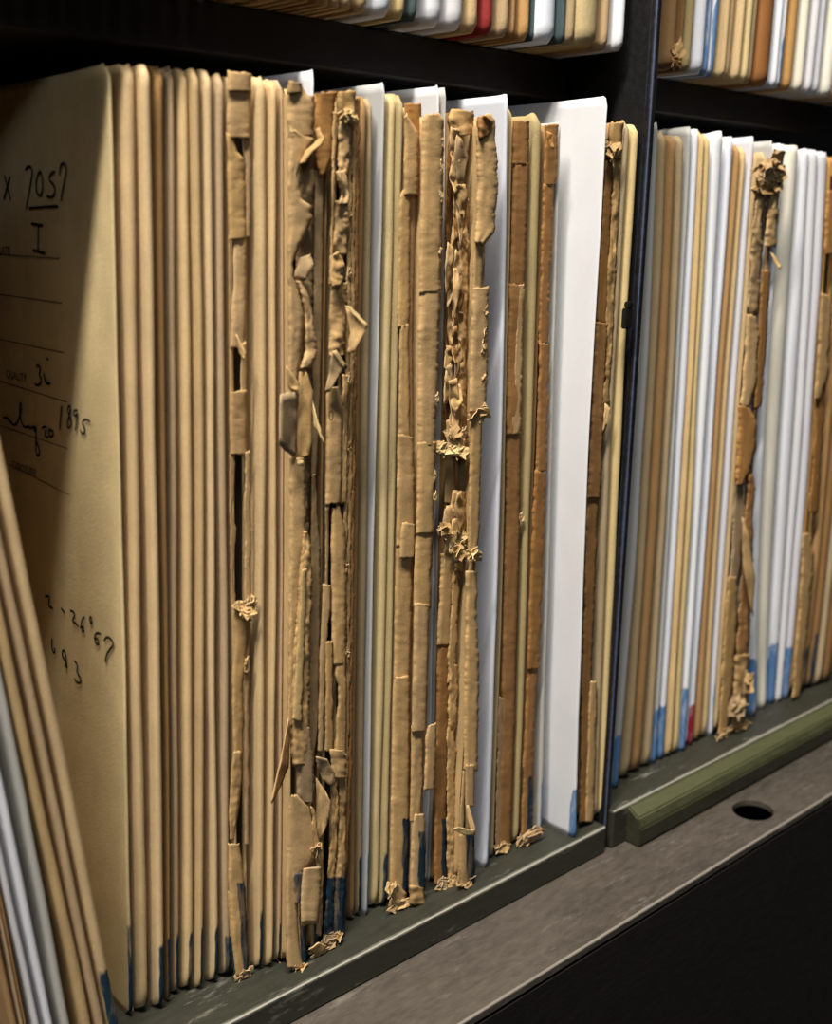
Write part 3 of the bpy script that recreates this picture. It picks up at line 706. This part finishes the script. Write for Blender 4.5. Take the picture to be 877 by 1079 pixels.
o, j = P('F23'); plate(o, j, .005)
pts = [(120, 448, 463), (126, 445.5, 467), (160, 444.5, 467.5), (310, 441.5, 464.5), (460, 440.5, 459.5), (560, 438.5, 457.5), (636, 436, 453.5)]
ribbon(o, j, pts[:3]+[(308, 441.5, 464.5)], TAN, dep=.6, bulge=1.0, rag=.8, ends=3)
ribbon(o, j, [(306, 441.5, 464.5), (460, 440.5, 459.5), (470, 440.5, 459)], TAN, dep=.5, bulge=1.0, rag=.8)
ribbon(o, j, [(466, 440.5, 459.5), (545, 439, 457.5), (562, 438, 457)], TAN, dep=.6, bulge=1.0, rag=.9)
ribbon(o, j, [(556, 438.5, 457), (600, 436.5, 454.5), (640, 435.5, 454)], TAN2, dep=.4, bulge=.9, rag=.7)
ribbon(o, j, [(636, 436.5, 452), (700, 435.5, 451), (771, 434, 449)], TAN, dep=.9, bulge=.9, rag=.6, label='lighter broken spine piece')
ribbon(o, j, [(766, 433.5, 446), (820, 433, 446), (866, 432, 443)], B_, dep=.2, bulge=.8)
ribbon(o, j, [(763, 452, 460), (775, 449, 460), (832, 446.5, 458)], TAN, dep=1.1, bulge=.8, rag=1.2)
ribbon(o, j, [(858, 436, 447), (866, 434.5, 448), (884, 434, 448), (940, 432, 448)], TAN, dep=.6, bulge=.7, rag=1.1, ink=(876, .5))
ribbon(o, j, [(934, 431, 447), (953, 431.5, 448)], TAN2, dep=1.2, bulge=1, rag=1.4, crumple=1)
for y in (150, 175, 205, 260, 420, 500, 520): crumb(o, j, 466-.021*(y-120), y, 1.8, 5, YEL, .8)

o, j = P('F25'); plate(o, j, .003)
rr = random.Random(3)
def shred(o, j, y0, y1, l0, r0, l1, r1, n, cols, dmax=2.0, wr=(.3, .65), hr=(22, 60)):
    """many small torn slivers covering an area of spine"""
    for i in range(n):
        y = y0 + (y1-y0)*(i+rr.random())/n - hr[0]*.4
        t = (y-y0)/(y1-y0); L = l0+(l1-l0)*t; R = r0+(r1-r0)*t
        w = (R-L)*rr.uniform(*wr); x = rr.uniform(L, R-w); h = rr.uniform(*hr)
        s = rr.uniform(-4, 4); q = lambda: rr.uniform(-.6, 1.4)
        pts = [(x+w*rr.uniform(0, .3), y, q()), (x+w*rr.uniform(.6, 1), y+h*rr.uniform(-.1, .12), q()), (x+w*rr.uniform(.85, 1.1), y+h*rr.uniform(.3, .5), q()), (x+w*rr.uniform(.5, .9)+s, y+h*rr.uniform(.75, 1), q()),
               (x+w*rr.uniform(.1, .4)+s, y+h*rr.uniform(.9, 1.1), q()), (x+w*rr.uniform(-.15, .1), y+h*rr.uniform(.35, .6), q())]
        flake(o, j, pts, rr.choice(cols), dep=rr.uniform(.1, dmax), crumple=.8, name='torn_sliver')
ribbon(o, j, [(117, 473, 484), (160, 472, 481), (240, 470.5, 477), (330, 470, 476), (420, 468, 475), (460, 467, 475)], DBR, dep=-1.2, bulge=.5, rag=1.5, crumple=.8, name='inner_sheet')
ribbon(o, j, [(116, 476, 499), (124, 473, 500), (135, 474, 498), (143, 480, 496)], TAN2, dep=1, bulge=1.2, rag=1.4, crumple=1.4)
shred(o, j, 125, 465, 471, 495, 467, 490, 34, (TAN, TAN2, BRN, GTAN, TAN2))
ribbon(o, j, [(210, 486, 494), (300, 482, 493), (380, 480, 491), (455, 478, 491)], TAN2, dep=.8, bulge=.8, rag=1.5, crumple=1.2)
for x, y, rx, ry, c in ((467, 473, 6, 6, YEL), (476, 475, 7, 5, (226, 206, 158)), (484, 473, 5, 7, YEL), (489, 476, 4, 4, TAN), (470, 478, 4, 3, YEL)): crumb(o, j, x, y, rx, ry, c, 2.2, rough=.6, label='pale yellow crumb of paper')
crumb(o, j, 476, 456, 6, 6, TAN2, 2); crumb(o, j, 488, 459, 4, 7, TAN2, 1.6)
ribbon(o, j, [(480, 470, 479), (530, 468, 480)], GTAN, dep=-.5, bulge=.5)
shred(o, j, 520, 590, 467, 494, 466, 491, 9, (TAN, TAN2, GTAN, YEL))
for x, y in ((487, 579), (499, 585), (471, 560), (481, 578), (493, 570)): crumb(o, j, x-3, y, 5, 6, rr.choice((TAN, YEL, TAN2)), 1.8, rough=.6)
ribbon(o, j, [(584, 464, 480), (600, 464, 480), (680, 461, 474)], TAN2, dep=.5, bulge=.8, rag=1.3)
ribbon(o, j, [(588, 477, 484), (680, 473, 481), (720, 471, 480)], TAN2, dep=.8, bulge=.7, rag=1.5)
ribbon(o, j, [(676, 461, 474), (800, 459, 472), (860, 458, 470), (932, 457, 470)], BRN, dep=.3, bulge=.8, rag=.9, ink=(862, .6))
ribbon(o, j, [(700, 473, 482), (790, 471, 480), (860, 471, 479), (931, 472, 479)], TAN2, dep=.8, bulge=.7, rag=1.8, crumple=1)
crumb(o, j, 468, 929, 5, 4, GTAN, 1.2); crumb(o, j, 476, 927, 4, 5, TAN, 1.2)

o, j = P('F26'); plate(o, j, .004)
ribbon(o, j, [(121, 506, 517), (126, 503, 521.5), (140, 502, 522), (165, 502, 523), (175, 502.5, 524), (200, 503, 525), (245, 502, 521), (256, 500, 512)], TAN, dep=1.2, bulge=1.3, rag=1.2, ends=3, nu=9, label='curled hood-like top of the spine')
ribbon(o, j, [(122, 504, 512), (128, 503, 520), (145, 504, 515)], BRN, dep=2.4, bulge=.9, rag=1.2, crumple=1)
ribbon(o, j, [(250, 500, 511), (275, 498.5, 509), (307, 498, 507)], B_, dep=.4, bulge=.7)
ribbon(o, j, [(303, 498, 514.5), (380, 496, 514), (434, 494.5, 512)], TAN, dep=.7, bulge=.8, rag=1.3)
for y in (325, 350, 365, 395, 432, 440): crumb(o, j, 511-.02*(y-300), y, 2.4, 6, rr.choice((TAN, YEL)), 1)
crumb(o, j, 505, 437, 7, 7, TAN2, 1.4)
ribbon(o, j, [(432, 496, 508), (500, 494.5, 506.5), (582, 493, 504)], B_, dep=.5, bulge=.8, rag=.9)
crumb(o, j, 500, 585, 5, 5, YEL, 1.6)
ribbon(o, j, [(602, 491, 503), (640, 491, 502), (700, 490, 505), (760, 489, 504), (812, 489, 503)], TAN, dep=.6, bulge=.8, rag=1.4)
ribbon(o, j, [(806, 490, 500), (850, 490.5, 500)], TAN2, dep=1.4, bulge=.6)
ribbon(o, j, [(812, 488, 492), (850, 485, 489), (905, 483, 488), (930, 483, 490)], B_, dep=.3, bulge=.5)
flake(o, j, [(491, 850, 1), (494, 848, 1.5), (501, 872, 4), (502, 880, 4), (497, 876, 3), (492, 862, 1.5)], TAN, 1.2, crumple=.2)
flake(o, j, [(478, 873, 5), (484, 871, 5), (494, 874, 4.5), (501, 874, 4), (500, 880, 4), (490, 880, 4.5), (480, 876, 5)], YEL, 1.5, crumple=.3, label='thin curled strip sticking out to the left')
ribbon(o, j, [(878, 484, 500), (920, 483.5, 500.5), (934, 486, 500)], B_, dep=.7, bulge=.8, ink=(872, .45))
crumb(o, j, 491, 931, 7, 3.5, TAN, 1.2)

o, j = P('F27'); plate(o, j, .006)
worn(o, j, [(127, 541, 558), (172, 540.5, 557.5), (380, 535, 550), (560, 533, 548.5), (770, 528, 543), (894, 524, 539)], BRN, (173, 300, 458), rag=.7, bulge=.9)
ribbon(o, j, [(300, 546, 552), (420, 540, 549), (450, 538, 548), (458, 536, 546)], TAN2, dep=1.4, bulge=.7, rag=1.2)
ribbon(o, j, [(735, 526, 530), (740, 525, 531), (895, 522, 527)], GTAN, dep=.9, bulge=.5, rag=1.2)
crumb(o, j, 529, 893, 5, 4, TAN2, 1.2); crumb(o, j, 549, 545, 1.5, 4, TAN, .8)
o, j = P('F29'); plate(o, j, .004)
worn(o, j, [(131, 574, 587), (195, 573, 585), (360, 568, 578), (497, 564, 575), (560, 561, 573), (705, 556, 568), (760, 553, 563), (884, 549, 562)], BRN, (195, 362, 497, 705), rag=1.2, bulge=.8, ink=(818, .5))
flake(o, j, [(576, 138, 1), (582, 140, 2), (584, 158, 2.5), (578, 152, 1.5)], ORA, 1)
crumb(o, j, 560, 880, 7, 6, PINK, 1.8); crumb(o, j, 552, 886, 4, 3, TAN, 1)
o, j = P('F30'); plate(o, j, .004)
worn(o, j, [(170, 638, 647), (350, 628, 640), (560, 618, 631), (720, 614, 624), (866, 611, 622)], BRN, (340, 525), rag=1.0, bulge=.8)
ribbon(o, j, [(129, 643, 657), (150, 641, 656), (168, 640, 654)], TAN2, dep=.8, bulge=1.4, rag=1.2, ends=3)
crumb(o, j, 645, 158, 8, 11, TAN, 1.5)
ribbon(o, j, [(165, 648, 655), (260, 641, 650), (330, 637, 647), (420, 633, 642), (437, 632, 640)], TAN2, dep=.8, bulge=.7, rag=1.5, crumple=1)
flake(o, j, [(638, 425, 1), (643, 430, 2), (640, 448, 2), (635, 455, 1)], TAN, 1)
ribbon(o, j, [(718, 622, 629), (730, 621, 629), (780, 619, 628), (866, 617, 625)], TAN, dep=1.2, bulge=.8, rag=.9)

# ------------------------------------------------------------------ right bay
Q = 480
R = {}
G_R = 'jackets on the shelf right of the post'
def addr(key, top, mid, bot, col, label, ink=None, white=False, **k):
    if white: k.update(mat=M_WHITE, name='white_envelope', cat='white envelope')
    R[key] = spec(top, mid+(Q,), bot, col, zb=ZR, ink=ink, label=label, group=G_R, **k)
addr('R1', (690, 695.5, 129), (671, 679), (645.5, 652, 832), GWH, 'grey white envelope right against the black post, right bay', (.024, -.05), True)
addr('R2', (696, 705, 140), (680, 688), (656, 664, 824), GTAN, 'greyish tan jacket, second from the post in the right bay', (.02, .75))
addr('R3', (705.8, 714.5, 143), (688.5, 699.5), (666, 676.5, 817), BRN, 'brown jacket, third from the post in the right bay', (.02, .55))
addr('R4', (715.2, 723.5, 143), (700.3, 706.5), (679, 686, 811), GTAN, 'greyish tan jacket, fourth from the post in the right bay', (.02, .8))
addr('R5', (725, 730, 135), (707.2, 711.5), (687, 692, 806), GWH, 'slim grey envelope, fifth from the post in the right bay', (.026, -.05), True)
addr('R6', (731, 739.5, 136), (712.5, 721), (693, 701, 802), WHT, 'first pure white envelope in the right bay, blue foot, sixth from the post', (.026, -.05), True)
addr('R7', (740.2, 744.2, 140), (721.8, 727), (703, 708, 800), TAN, 'slim tan jacket, left one of the pair between two white envelopes, right bay', (.022, .8))
addr('R7b', (744.8, 750, 142), (727.6, 733), (709.5, 715, 797), YEL, 'slim yellowish jacket, right one of the pair between two white envelopes, right bay', (.022, .9))
addr('R8', (752, 765.5, 139), (735, 743.5), (717, 723, 793), WHT, 'white envelope left of the envelope with the red foot', (.03, -.05), True)
addr('R9', (766.2, 775, 144), (744.3, 752), (724, 731.5, 787), WHT, 'white envelope with a dark red mark at its foot', (.020, .05), mat=M_RED, name='white_envelope', cat='white envelope')
addr('R10', (776.2, 781.5, 153), (752.6, 757.5), (733, 738.5, 784), BRN, 'thin brown jacket right of the envelope with the red foot')
addr('R10b', (782.2, 788, 155), (758.2, 764), (739.5, 745.5, 780), TAN, 'thin tan jacket left of the lilac white envelope, right bay', (.024, .8))
addr('R11', (790, 799, 145), (765.5, 776), (747, 755, 776), LIL, 'lilac white envelope just left of the torn jackets in the right bay', (.028, .35), True)
addr('R12', (800, 813, 160), (777, 788), (756, 767.5, 776), TAN2, 'torn tan jacket with a crumpled top in the right bay', torn=True)
addr('Wb', (813.6, 815.6, 149), (788.8, 790.6), (768.3, 770, 771), GWH, 'thin white sheet between the two torn jackets in the right bay', None, True)
addr('R13', (816.2, 823, 160), (791.2, 797), (771, 786, 769), BRN, 'brown torn jacket right of the crumpled top, right bay', torn=True)
addr('R14', (824, 828.6, 152), (798, 807.5), (791, 800, 755.7), WHT, 'white envelope just right of the torn jackets, blue foot, right bay', (.03, -.05), True)
addr('R15', (833, 845.5, 153), (809, 823), (801.5, 808.5, 748), CRM, 'creamy envelope, second right of the torn jackets in the right bay', None, True)
addr('R16', (847, 855, 157), (825.5, 837.5), (811, 817.5, 743), WHT, 'white envelope with a broad blue foot, left one of the three near the right edge', (.032, -.05), True)
addr('R16b', (856, 864, 158), (838.2, 845), (818.5, 824, 741), LIL, 'white envelope, middle one of the three near the right edge', (.022, .5), True)
addr('R16c', (865, 875, 160), (846, 855), (825, 833, 738), LIL, 'white envelope, rightmost of the three near the right edge, blue foot', (.028, -.05), True)
addr('R17', (877, 890, 165), (857, 867), (834.5, 842, 736), ORA, 'orange tan torn jacket right of the white envelopes at the right edge', torn=True)
addr('R18', (891, 900, 165), (868, 876), (843, 850, 731), BRN, 'brown jacket right of the orange torn one at the right edge', (.025, .3))
addr('R19', (901, 909, 166), (877, 884), (851, 858, 728), DBR, 'dark brown jacket, third from last at the right edge', (.03, .2))
addr('R20', (910, 917, 168), (886, 892), (860, 866, 725), GTAN, 'greyish jacket, second from last at the right edge', (.02, .4))
addr('R21', (918, 926, 168), (894, 902), (868, 876, 722), DBR, 'last brown jacket at the right edge of the lower right shelf')
ro = list(R)
solve([R[k] for k in ro])
for k in ro: build(R[k])
def PR(k): return R[k].o, R[k]
o, j = PR('R12'); plate(o, j, .004)
crumb(o, j, 810, 175, 11, 14, TAN, 2.5, rough=.5, label='crumpled torn top'); crumb(o, j, 818, 190, 7, 14, TAN2, 2); crumb(o, j, 805, 198, 7, 5, TAN2, 2)
ribbon(o, j, [(205, 796, 805), (270, 791, 802), (330, 788, 799)], GTAN, dep=.4, bulge=.7, rag=1.5, crumple=1)
flake(o, j, [(812, 266, 3), (816, 268, 4), (824, 281, 6), (822, 284, 6), (815, 274, 4)], YEL, 1.5, crumple=.1, label='pale curled sliver')
ribbon(o, j, [(332, 787, 796), (345, 786, 800), (400, 783, 798), (428, 780, 790)], TAN, dep=1.2, bulge=.9, rag=1)
ribbon(o, j, [(428, 778, 790), (440, 778, 796), (470, 777, 797), (500, 776, 790), (511, 776, 783)], ORA, dep=1.6, bulge=1, rag=1.5, ends=3)
ribbon(o, j, [(508, 775, 782), (545, 773, 786), (610, 769, 779)], GTAN, dep=.2, bulge=.7, rag=1)
ribbon(o, j, [(608, 767, 777), (650, 764, 777), (720, 760, 772), (774, 756.5, 766)], TAN2, dep=.7, bulge=.8, rag=1.2)
crumb(o, j, 763, 773, 6, 4, TAN, 1.2)
o, j = PR('R13'); plate(o, j, .004)
ribbon(o, j, [(170, 814, 824), (200, 812, 823), (260, 806, 817)], TAN2, dep=.6, bulge=.8, rag=1.5, crumple=1)
ribbon(o, j, [(285, 803, 812), (360, 799, 808), (430, 795, 802)], BRN, dep=.2, bulge=.7, rag=1.2)
flake(o, j, [(783, 545, 1), (788, 560, 2), (796, 610, 3), (793, 650, 2), (786, 612, 2), (782, 580, 1)], TAN, 1.4, label='long curled strip')
ribbon(o, j, [(500, 789, 795), (620, 780, 792), (680, 777, 790), (700, 776, 786)], BRN, dep=.4, bulge=.8, rag=1.5, crumple=.8)
ribbon(o, j, [(690, 775, 789), (735, 773, 788), (768, 771, 785)], TAN2, dep=.8, bulge=.9, rag=1.4, crumple=1.2)
crumb(o, j, 788, 715, 3, 9, TAN, 1.5); crumb(o, j, 776, 745, 6, 9, GTAN, 1.5); crumb(o, j, 784, 765, 5, 4, TAN, 1.5)
o, j = PR('R17'); plate(o, j, .004)
ribbon(o, j, [(200, 872, 886), (268, 868, 880)], ORA, dep=1, bulge=.8, rag=1.2)
ribbon(o, j, [(310, 866, 872), (330, 864, 877), (400, 860, 872), (420, 858, 864)], TAN2, dep=1.2, bulge=.9, rag=1.5)
ribbon(o, j, [(400, 860, 870), (480, 857, 866), (540, 852, 862)], BRN, dep=.3, bulge=.7, rag=1.3)
ribbon(o, j, [(562, 846, 852), (585, 845, 858), (640, 842, 854), (690, 838, 848), (735, 834.5, 842)], TAN2, dep=.9, bulge=.8, rag=1.2)

# ------------------------------------------------------------------ upper rows
def upper(xl, xr, y, col, zb, label, group, white=False, ink=None, mat=None):
    YU = .020 - .009*min(1, max(0, (xr-560)/60))*(xr < 670)
    a = on_y(xl, y, YU)[0]; b = on_y(xr, y, YU)[0]
    j = J(); j.round = .25; j.yf = YU+random.uniform(-.0008, .0008); j.zb = zb; j.zt = zb+.255
    j.L = [(zb, a), (zb+.1, a), (zb+.25, a)]; j.R = [(zb, b), (zb+.1, b), (zb+.25, b)]
    j.col, j.mat, j.ink, j.name, j.label, j.group, j.D, j.torn, j.cat, j.ear = col, mat or (M_WHITE if white else M_KRAFT), ink, ('white_envelope' if white else 'paper_jacket'), label, group, .2, False, ('white envelope' if white else 'paper jacket'), 0
    return j
TEAL = (70, 84, 82)
GC = 'jackets on the upper shelf left of the post'
ul = [(306, 316, -2, TAN, 0), (318, 328, 0, TAN2, 0), (330, 340, 2, BRN, 0), (341, 350, 3, TAN, 0), (352, 360, 4.5, TAN2, 0), (361.5, 373, 7, TAN, 0), (375, 389, 9.5, PINK, 0), (392.5, 413, 11.6, WHT, 1), (416, 429, 15, YEL, 0), (431, 441, 17, TEAL, 0),
      (448.5, 470, 21, WHT, 1), (472, 491, 29, LIL, 1), (492.5, 507.5, 32, TAN, 0), (509, 522, 37, (150, 52, 44), 0), (525, 536, 38, PINK, 0), (538, 544, 40, BRN, 0), (545.5, 557, 42, ORA, 0), (559, 565, 43, TEAL, 0),
      (566.5, 588, 45, WHT, 1), (590, 595, 49, TEAL, 0), (596.5, 606, 52, GTAN, 0), (607.5, 632, 54, YEL, 0), (634, 644, 56, PINK, 0), (646, 657, 58.5, WHT, 1)]
ulab = ['tan jacket, {} from the post on the upper left shelf']
cu = []
names = {(150, 52, 44): 'red', TEAL: 'grey blue', WHT: 'white', LIL: 'pale grey', TAN: 'tan', TAN2: 'tan', YEL: 'yellowish', BRN: 'brown', ORA: 'orange brown', PINK: 'pinkish tan', GTAN: 'greyish tan', DBR: 'dark brown', CRM: 'cream', OLV: 'olive tan', GWH: 'grey white'}
for i, (a, b, y, c, w) in enumerate(ul):
    lab = f"{names[c]} {'envelope' if w else 'jacket'}, {ORD[len(ul)-1-i]} from the post on the upper left shelf"
    cu.append(upper(a, b, y, c, ZU+.0001, lab, GC, bool(w)))
x1 = float(cu[0].L[0][1])
for i in range(28):                       # the row goes on to the left of the picture
    j = upper(306, 316, -2, (TAN, TAN2, BRN)[i % 3], ZU+.0001, f"{('tan', 'tan', 'brown')[i % 3]} jacket, {ORD[len(ul)+i]} from the post on the upper left shelf", GC)
    x1 -= .0056
    j.L = [(z, x1) for z, _ in j.L]; j.R = [(z, x1+.0052) for z, _ in j.R]
    j.yf -= .009
    cu.insert(0, j)
solve(cu)
for j in cu: build(j)
GD = 'jackets on the upper shelf right of the post'
ur = [(701, 713, 73, BRN, 0, None), (714.5, 718, 75, DBR, 0, None), (719.5, 729, 78, OLV, 0, None), (730, 741, 77, WHT, 1, None), (742.5, 747.5, 78, LIL, 1, (.03, -.3)), (748.5, 755, 80, WHT, 1, (.028, .1)), (757.5, 763, 85, TAN, 0, None), (764, 771, 87, TAN2, 0, None),
      (772.5, 779, 88, TAN, 0, None), (780, 787, 89.5, YEL, 0, None), (788.5, 794, 91, GTAN, 0, None), (796, 811, 92.5, (150, 100, 54), 0, (.02, .9)), (813, 817.5, 93, WHT, 1, (.018, .6)), (818.5, 825, 94, WHT, 1, (.02, .3)), (827, 836, 98, ORA, 0, None),
      (838, 846, 99.5, CRM, 1, None), (848, 855, 101, LIL, 1, None), (856, 865, 102, LIL, 1, None), (867, 876, 106, CRM, 1, None), (878, 888, 109, TAN, 0, None), (890, 900, 111, WHT, 1, None), (902, 912, 113, TAN, 0, None)]
names[(150, 100, 54)] = 'rust brown'
du = []
for i, (a, b, y, c, w, ik) in enumerate(ur):
    lab = f"{names[c]} {'envelope' if w else 'jacket'}, {ORD[i]} from the post on the upper right shelf"
    du.append(upper(a, b, y, c, ZU-.0007, lab, GD, bool(w), ink=ik))
solve(du)
for j in du: build(j)
crumb(du[1].o, du[1], 714, 58, 3.5, 10, TAN, 1.0); crumb(du[1].o, du[1], 711, 67, 4, 5, BRN, 1.5)

# ------------------------------------------------------------------ handwriting on the exposed side of the first jacket
o, j = P('F1')
class Side:
    normal = Vector((-1, 0, 0))
    def __init__(s, ox, oy, k): s.ox, s.oy, s.k = ox, oy, k
    def __call__(s, x, y):
        px, py = s.ox+x*s.k, s.oy+y*s.k
        X = j.xl.mean()
        for _ in range(4):
            p = on_x(px, py, X); X = float(np.interp(p[2], j.z, j.xl)) - .00045
        p = on_x(px, py, X)
        return Vector(p)
k = 130/877
a = Side(0, 140, k); b = Side(0, 280, k); c = Side(0, 400, k); d = Side(20, 590, k)
stroke_mesh([[(180, 262), (190, 240), (215, 235), (235, 260), (215, 370), (195, 470), (185, 545)],
             [(285, 270), (260, 300), (250, 380), (265, 445), (290, 455), (305, 400), (300, 310), (285, 270)],
             [(390, 275), (350, 288), (345, 345), (375, 355), (395, 400), (385, 450), (355, 465), (330, 445)],
             [(420, 300), (425, 230), (450, 205), (475, 240), (465, 310), (440, 420), (432, 485)],
             [(205, 535), (410, 520)], [(222, 643), (305, 657)], [(272, 655), (268, 840)], [(232, 833), (320, 857)],
             [(30, 300), (75, 480)], [(70, 310), (25, 470)]], .0007, 'handwriting', M_PEN, o, a)
stroke_mesh([[(258, 712), (280, 708), (293, 745), (268, 772), (297, 800), (290, 845), (258, 855), (248, 838)], [(312, 765), (318, 825), (335, 842), (357, 835)], [(330, 652), (343, 670)]], .0008, 'handwriting', M_PEN, o, b)
stroke_mesh([[(20, 270), (60, 262), (90, 335), (120, 320), (150, 240), (155, 150), (135, 170), (140, 260), (158, 335), (190, 345), (200, 322), (215, 350), (240, 335), (262, 335), (248, 375), (236, 345), (262, 338), (250, 470), (255, 545), (285, 550), (280, 490), (252, 430)],
             [(298, 345), (325, 325), (337, 350), (305, 405), (345, 410)], [(350, 355), (378, 362), (382, 405), (352, 412), (345, 380), (350, 355)],
             [(437, 188), (422, 358)], [(495, 180), (475, 210), (490, 250), (510, 290), (500, 348), (480, 345), (472, 310), (495, 260), (505, 210), (495, 180)],
             [(552, 220), (525, 212), (518, 255), (545, 265), (552, 215), (545, 300), (535, 362)], [(642, 305), (625, 280), (588, 285), (580, 320), (608, 340), (605, 388), (580, 385), (568, 355)]], .0007, 'handwriting', M_PEN, o, c)
stroke_mesh([[(185, 262), (212, 250), (222, 290), (198, 325), (242, 348)], [(298, 343), (325, 378)], [(362, 360), (395, 368), (402, 405), (365, 438), (405, 445), (422, 478)],
             [(465, 405), (432, 450), (448, 520), (470, 505), (455, 470), (432, 480)], [(510, 400), (500, 430), (514, 466), (522, 425), (510, 400)],
             [(582, 530), (548, 508), (530, 560), (553, 612), (573, 596), (560, 556), (534, 560)], [(605, 575), (622, 540), (655, 560), (682, 602), (640, 640), (618, 680), (615, 728)],
             [(235, 560), (228, 650), (262, 672), (252, 625)], [(312, 640), (300, 690), (332, 705), (350, 780), (325, 762), (342, 705), (328, 650), (312, 640)],
             [(392, 715), (428, 755), (398, 798), (447, 838), (440, 886), (405, 872), (395, 842)]], .0008, 'handwriting', M_PEN, o, d)
stroke_mesh([[(-60, 862), (425, 893)]], .00025, 'printed_rule', M_PRINT, o, a)
stroke_mesh([[(-60, 196), (440, 265)]], .00025, 'printed_rule', M_PRINT, o, b)
stroke_mesh([[(-60, 510), (455, 620)]], .00025, 'printed_rule', M_PRINT, o, b)
stroke_mesh([[(-60, 800), (475, 970)]], .00025, 'printed_rule', M_PRINT, o, b)
stroke_mesh([[(-60, 305), (482, 492)]], .00025, 'printed_rule', M_PRINT, o, c)
stroke_mesh([[(60, 600), (495, 822)]], .00025, 'printed_rule', M_PRINT, o, c)
def printed(text, right, size):
    """small printed caption on the side of the jacket, ending at picture point right"""
    p = Side(0, 0, 1)(*right)
    cu_ = bpy.data.curves.new('caption', 'FONT'); cu_.body = text; cu_.size = size; cu_.align_x = 'RIGHT'; cu_.resolution_u = 3
    to = bpy.data.objects.new('caption', cu_); COL.objects.link(to)
    dg = bpy.context.evaluated_depsgraph_get(); me = bpy.data.meshes.new_from_object(to.evaluated_get(dg))
    vs = []
    for v in me.vertices:
        y, z = p.y - v.co.x, p.z + v.co.y
        vs.append((float(np.interp(z, j.z, j.xl))-.00045, y, z))
    fs = [tuple(f.vertices) for f in me.polygons]
    bpy.data.objects.remove(to); bpy.data.curves.remove(cu_); bpy.data.meshes.remove(me)
    link('printed_caption', vs, fs, M_PRINT, parent=o, smooth=False)
printed('PLATE', (11, 269), .0034)
printed('QUALITY', (28, 403), .0034)
printed('EXPOSURE', (38, 503), .0034)

# ------------------------------------------------------------------ light
w = bpy.data.worlds.new('dim_store_room'); scene.world = w; w.use_nodes = True
bg = w.node_tree.nodes['Background']; bg.inputs[0].default_value = (.9, .95, 1, 1); bg.inputs[1].default_value = .012
def area(name, loc, target, sx, sy, power, col):
    l = bpy.data.lights.new(name, 'AREA'); l.shape = 'RECTANGLE'; l.size = sx; l.size_y = sy; l.energy = power; l.color = col
    ob = bpy.data.objects.new(name, l); COL.objects.link(ob); ob.location = loc
    d = (Vector(target)-Vector(loc)).normalized()
    x = Vector((1, 0, 0)); z = -d; y = z.cross(x).normalized(); x = y.cross(z)
    from mathutils import Matrix
    ob.rotation_euler = Matrix((x, y, z)).transposed().to_euler()
    ob['kind'] = 'helper'
    return ob
area('ceiling_tube_light', (-.14, -.225, 1.15), (.24, 0, .14), .7, .06, 27, (1.0, .95, .88))
area('bluish_fill_light', (-.9, -1.5, 1.1), (.22, 0, .14), 1.2, .3, 4.2, (.72, .84, 1.0))  # added soft bluish fill to brighten the shaded envelope tops

# ------------------------------------------------------------------ camera and colour
cam = bpy.data.cameras.new('camera'); co = bpy.data.objects.new('camera', cam); COL.objects.link(co)
from mathutils import Matrix
R3 = np.array([[AX[0], AX[1], AX[2]], [AY[0], AY[1], AY[2]], [AZ[0], AZ[1], AZ[2]]])   # rows: world axes in (right, down, fwd)
right, down, fwd = R3[:, 0], R3[:, 1], R3[:, 2]
mw = Matrix([(right[i], -down[i], -fwd[i], CAM[i]) for i in range(3)]+[(0, 0, 0, 1)])
co.matrix_world = mw
cam.sensor_fit = 'VERTICAL'; cam.sensor_height = 36; cam.lens = FPX/H*36
cam.shift_x = 0; cam.clip_start = .01; cam.clip_end = 20
cam.dof.use_dof = True; cam.dof.focus_distance = .36; cam.dof.aperture_fstop = 12
scene.camera = co
vs_ = scene.view_settings
vs_.view_transform = 'Standard'; vs_.look = 'None'; vs_.gamma = 1; vs_.use_curve_mapping = False; vs_.exposure = 0.1
for ob in scene.objects:
    if '_o' in ob: del ob['_o']
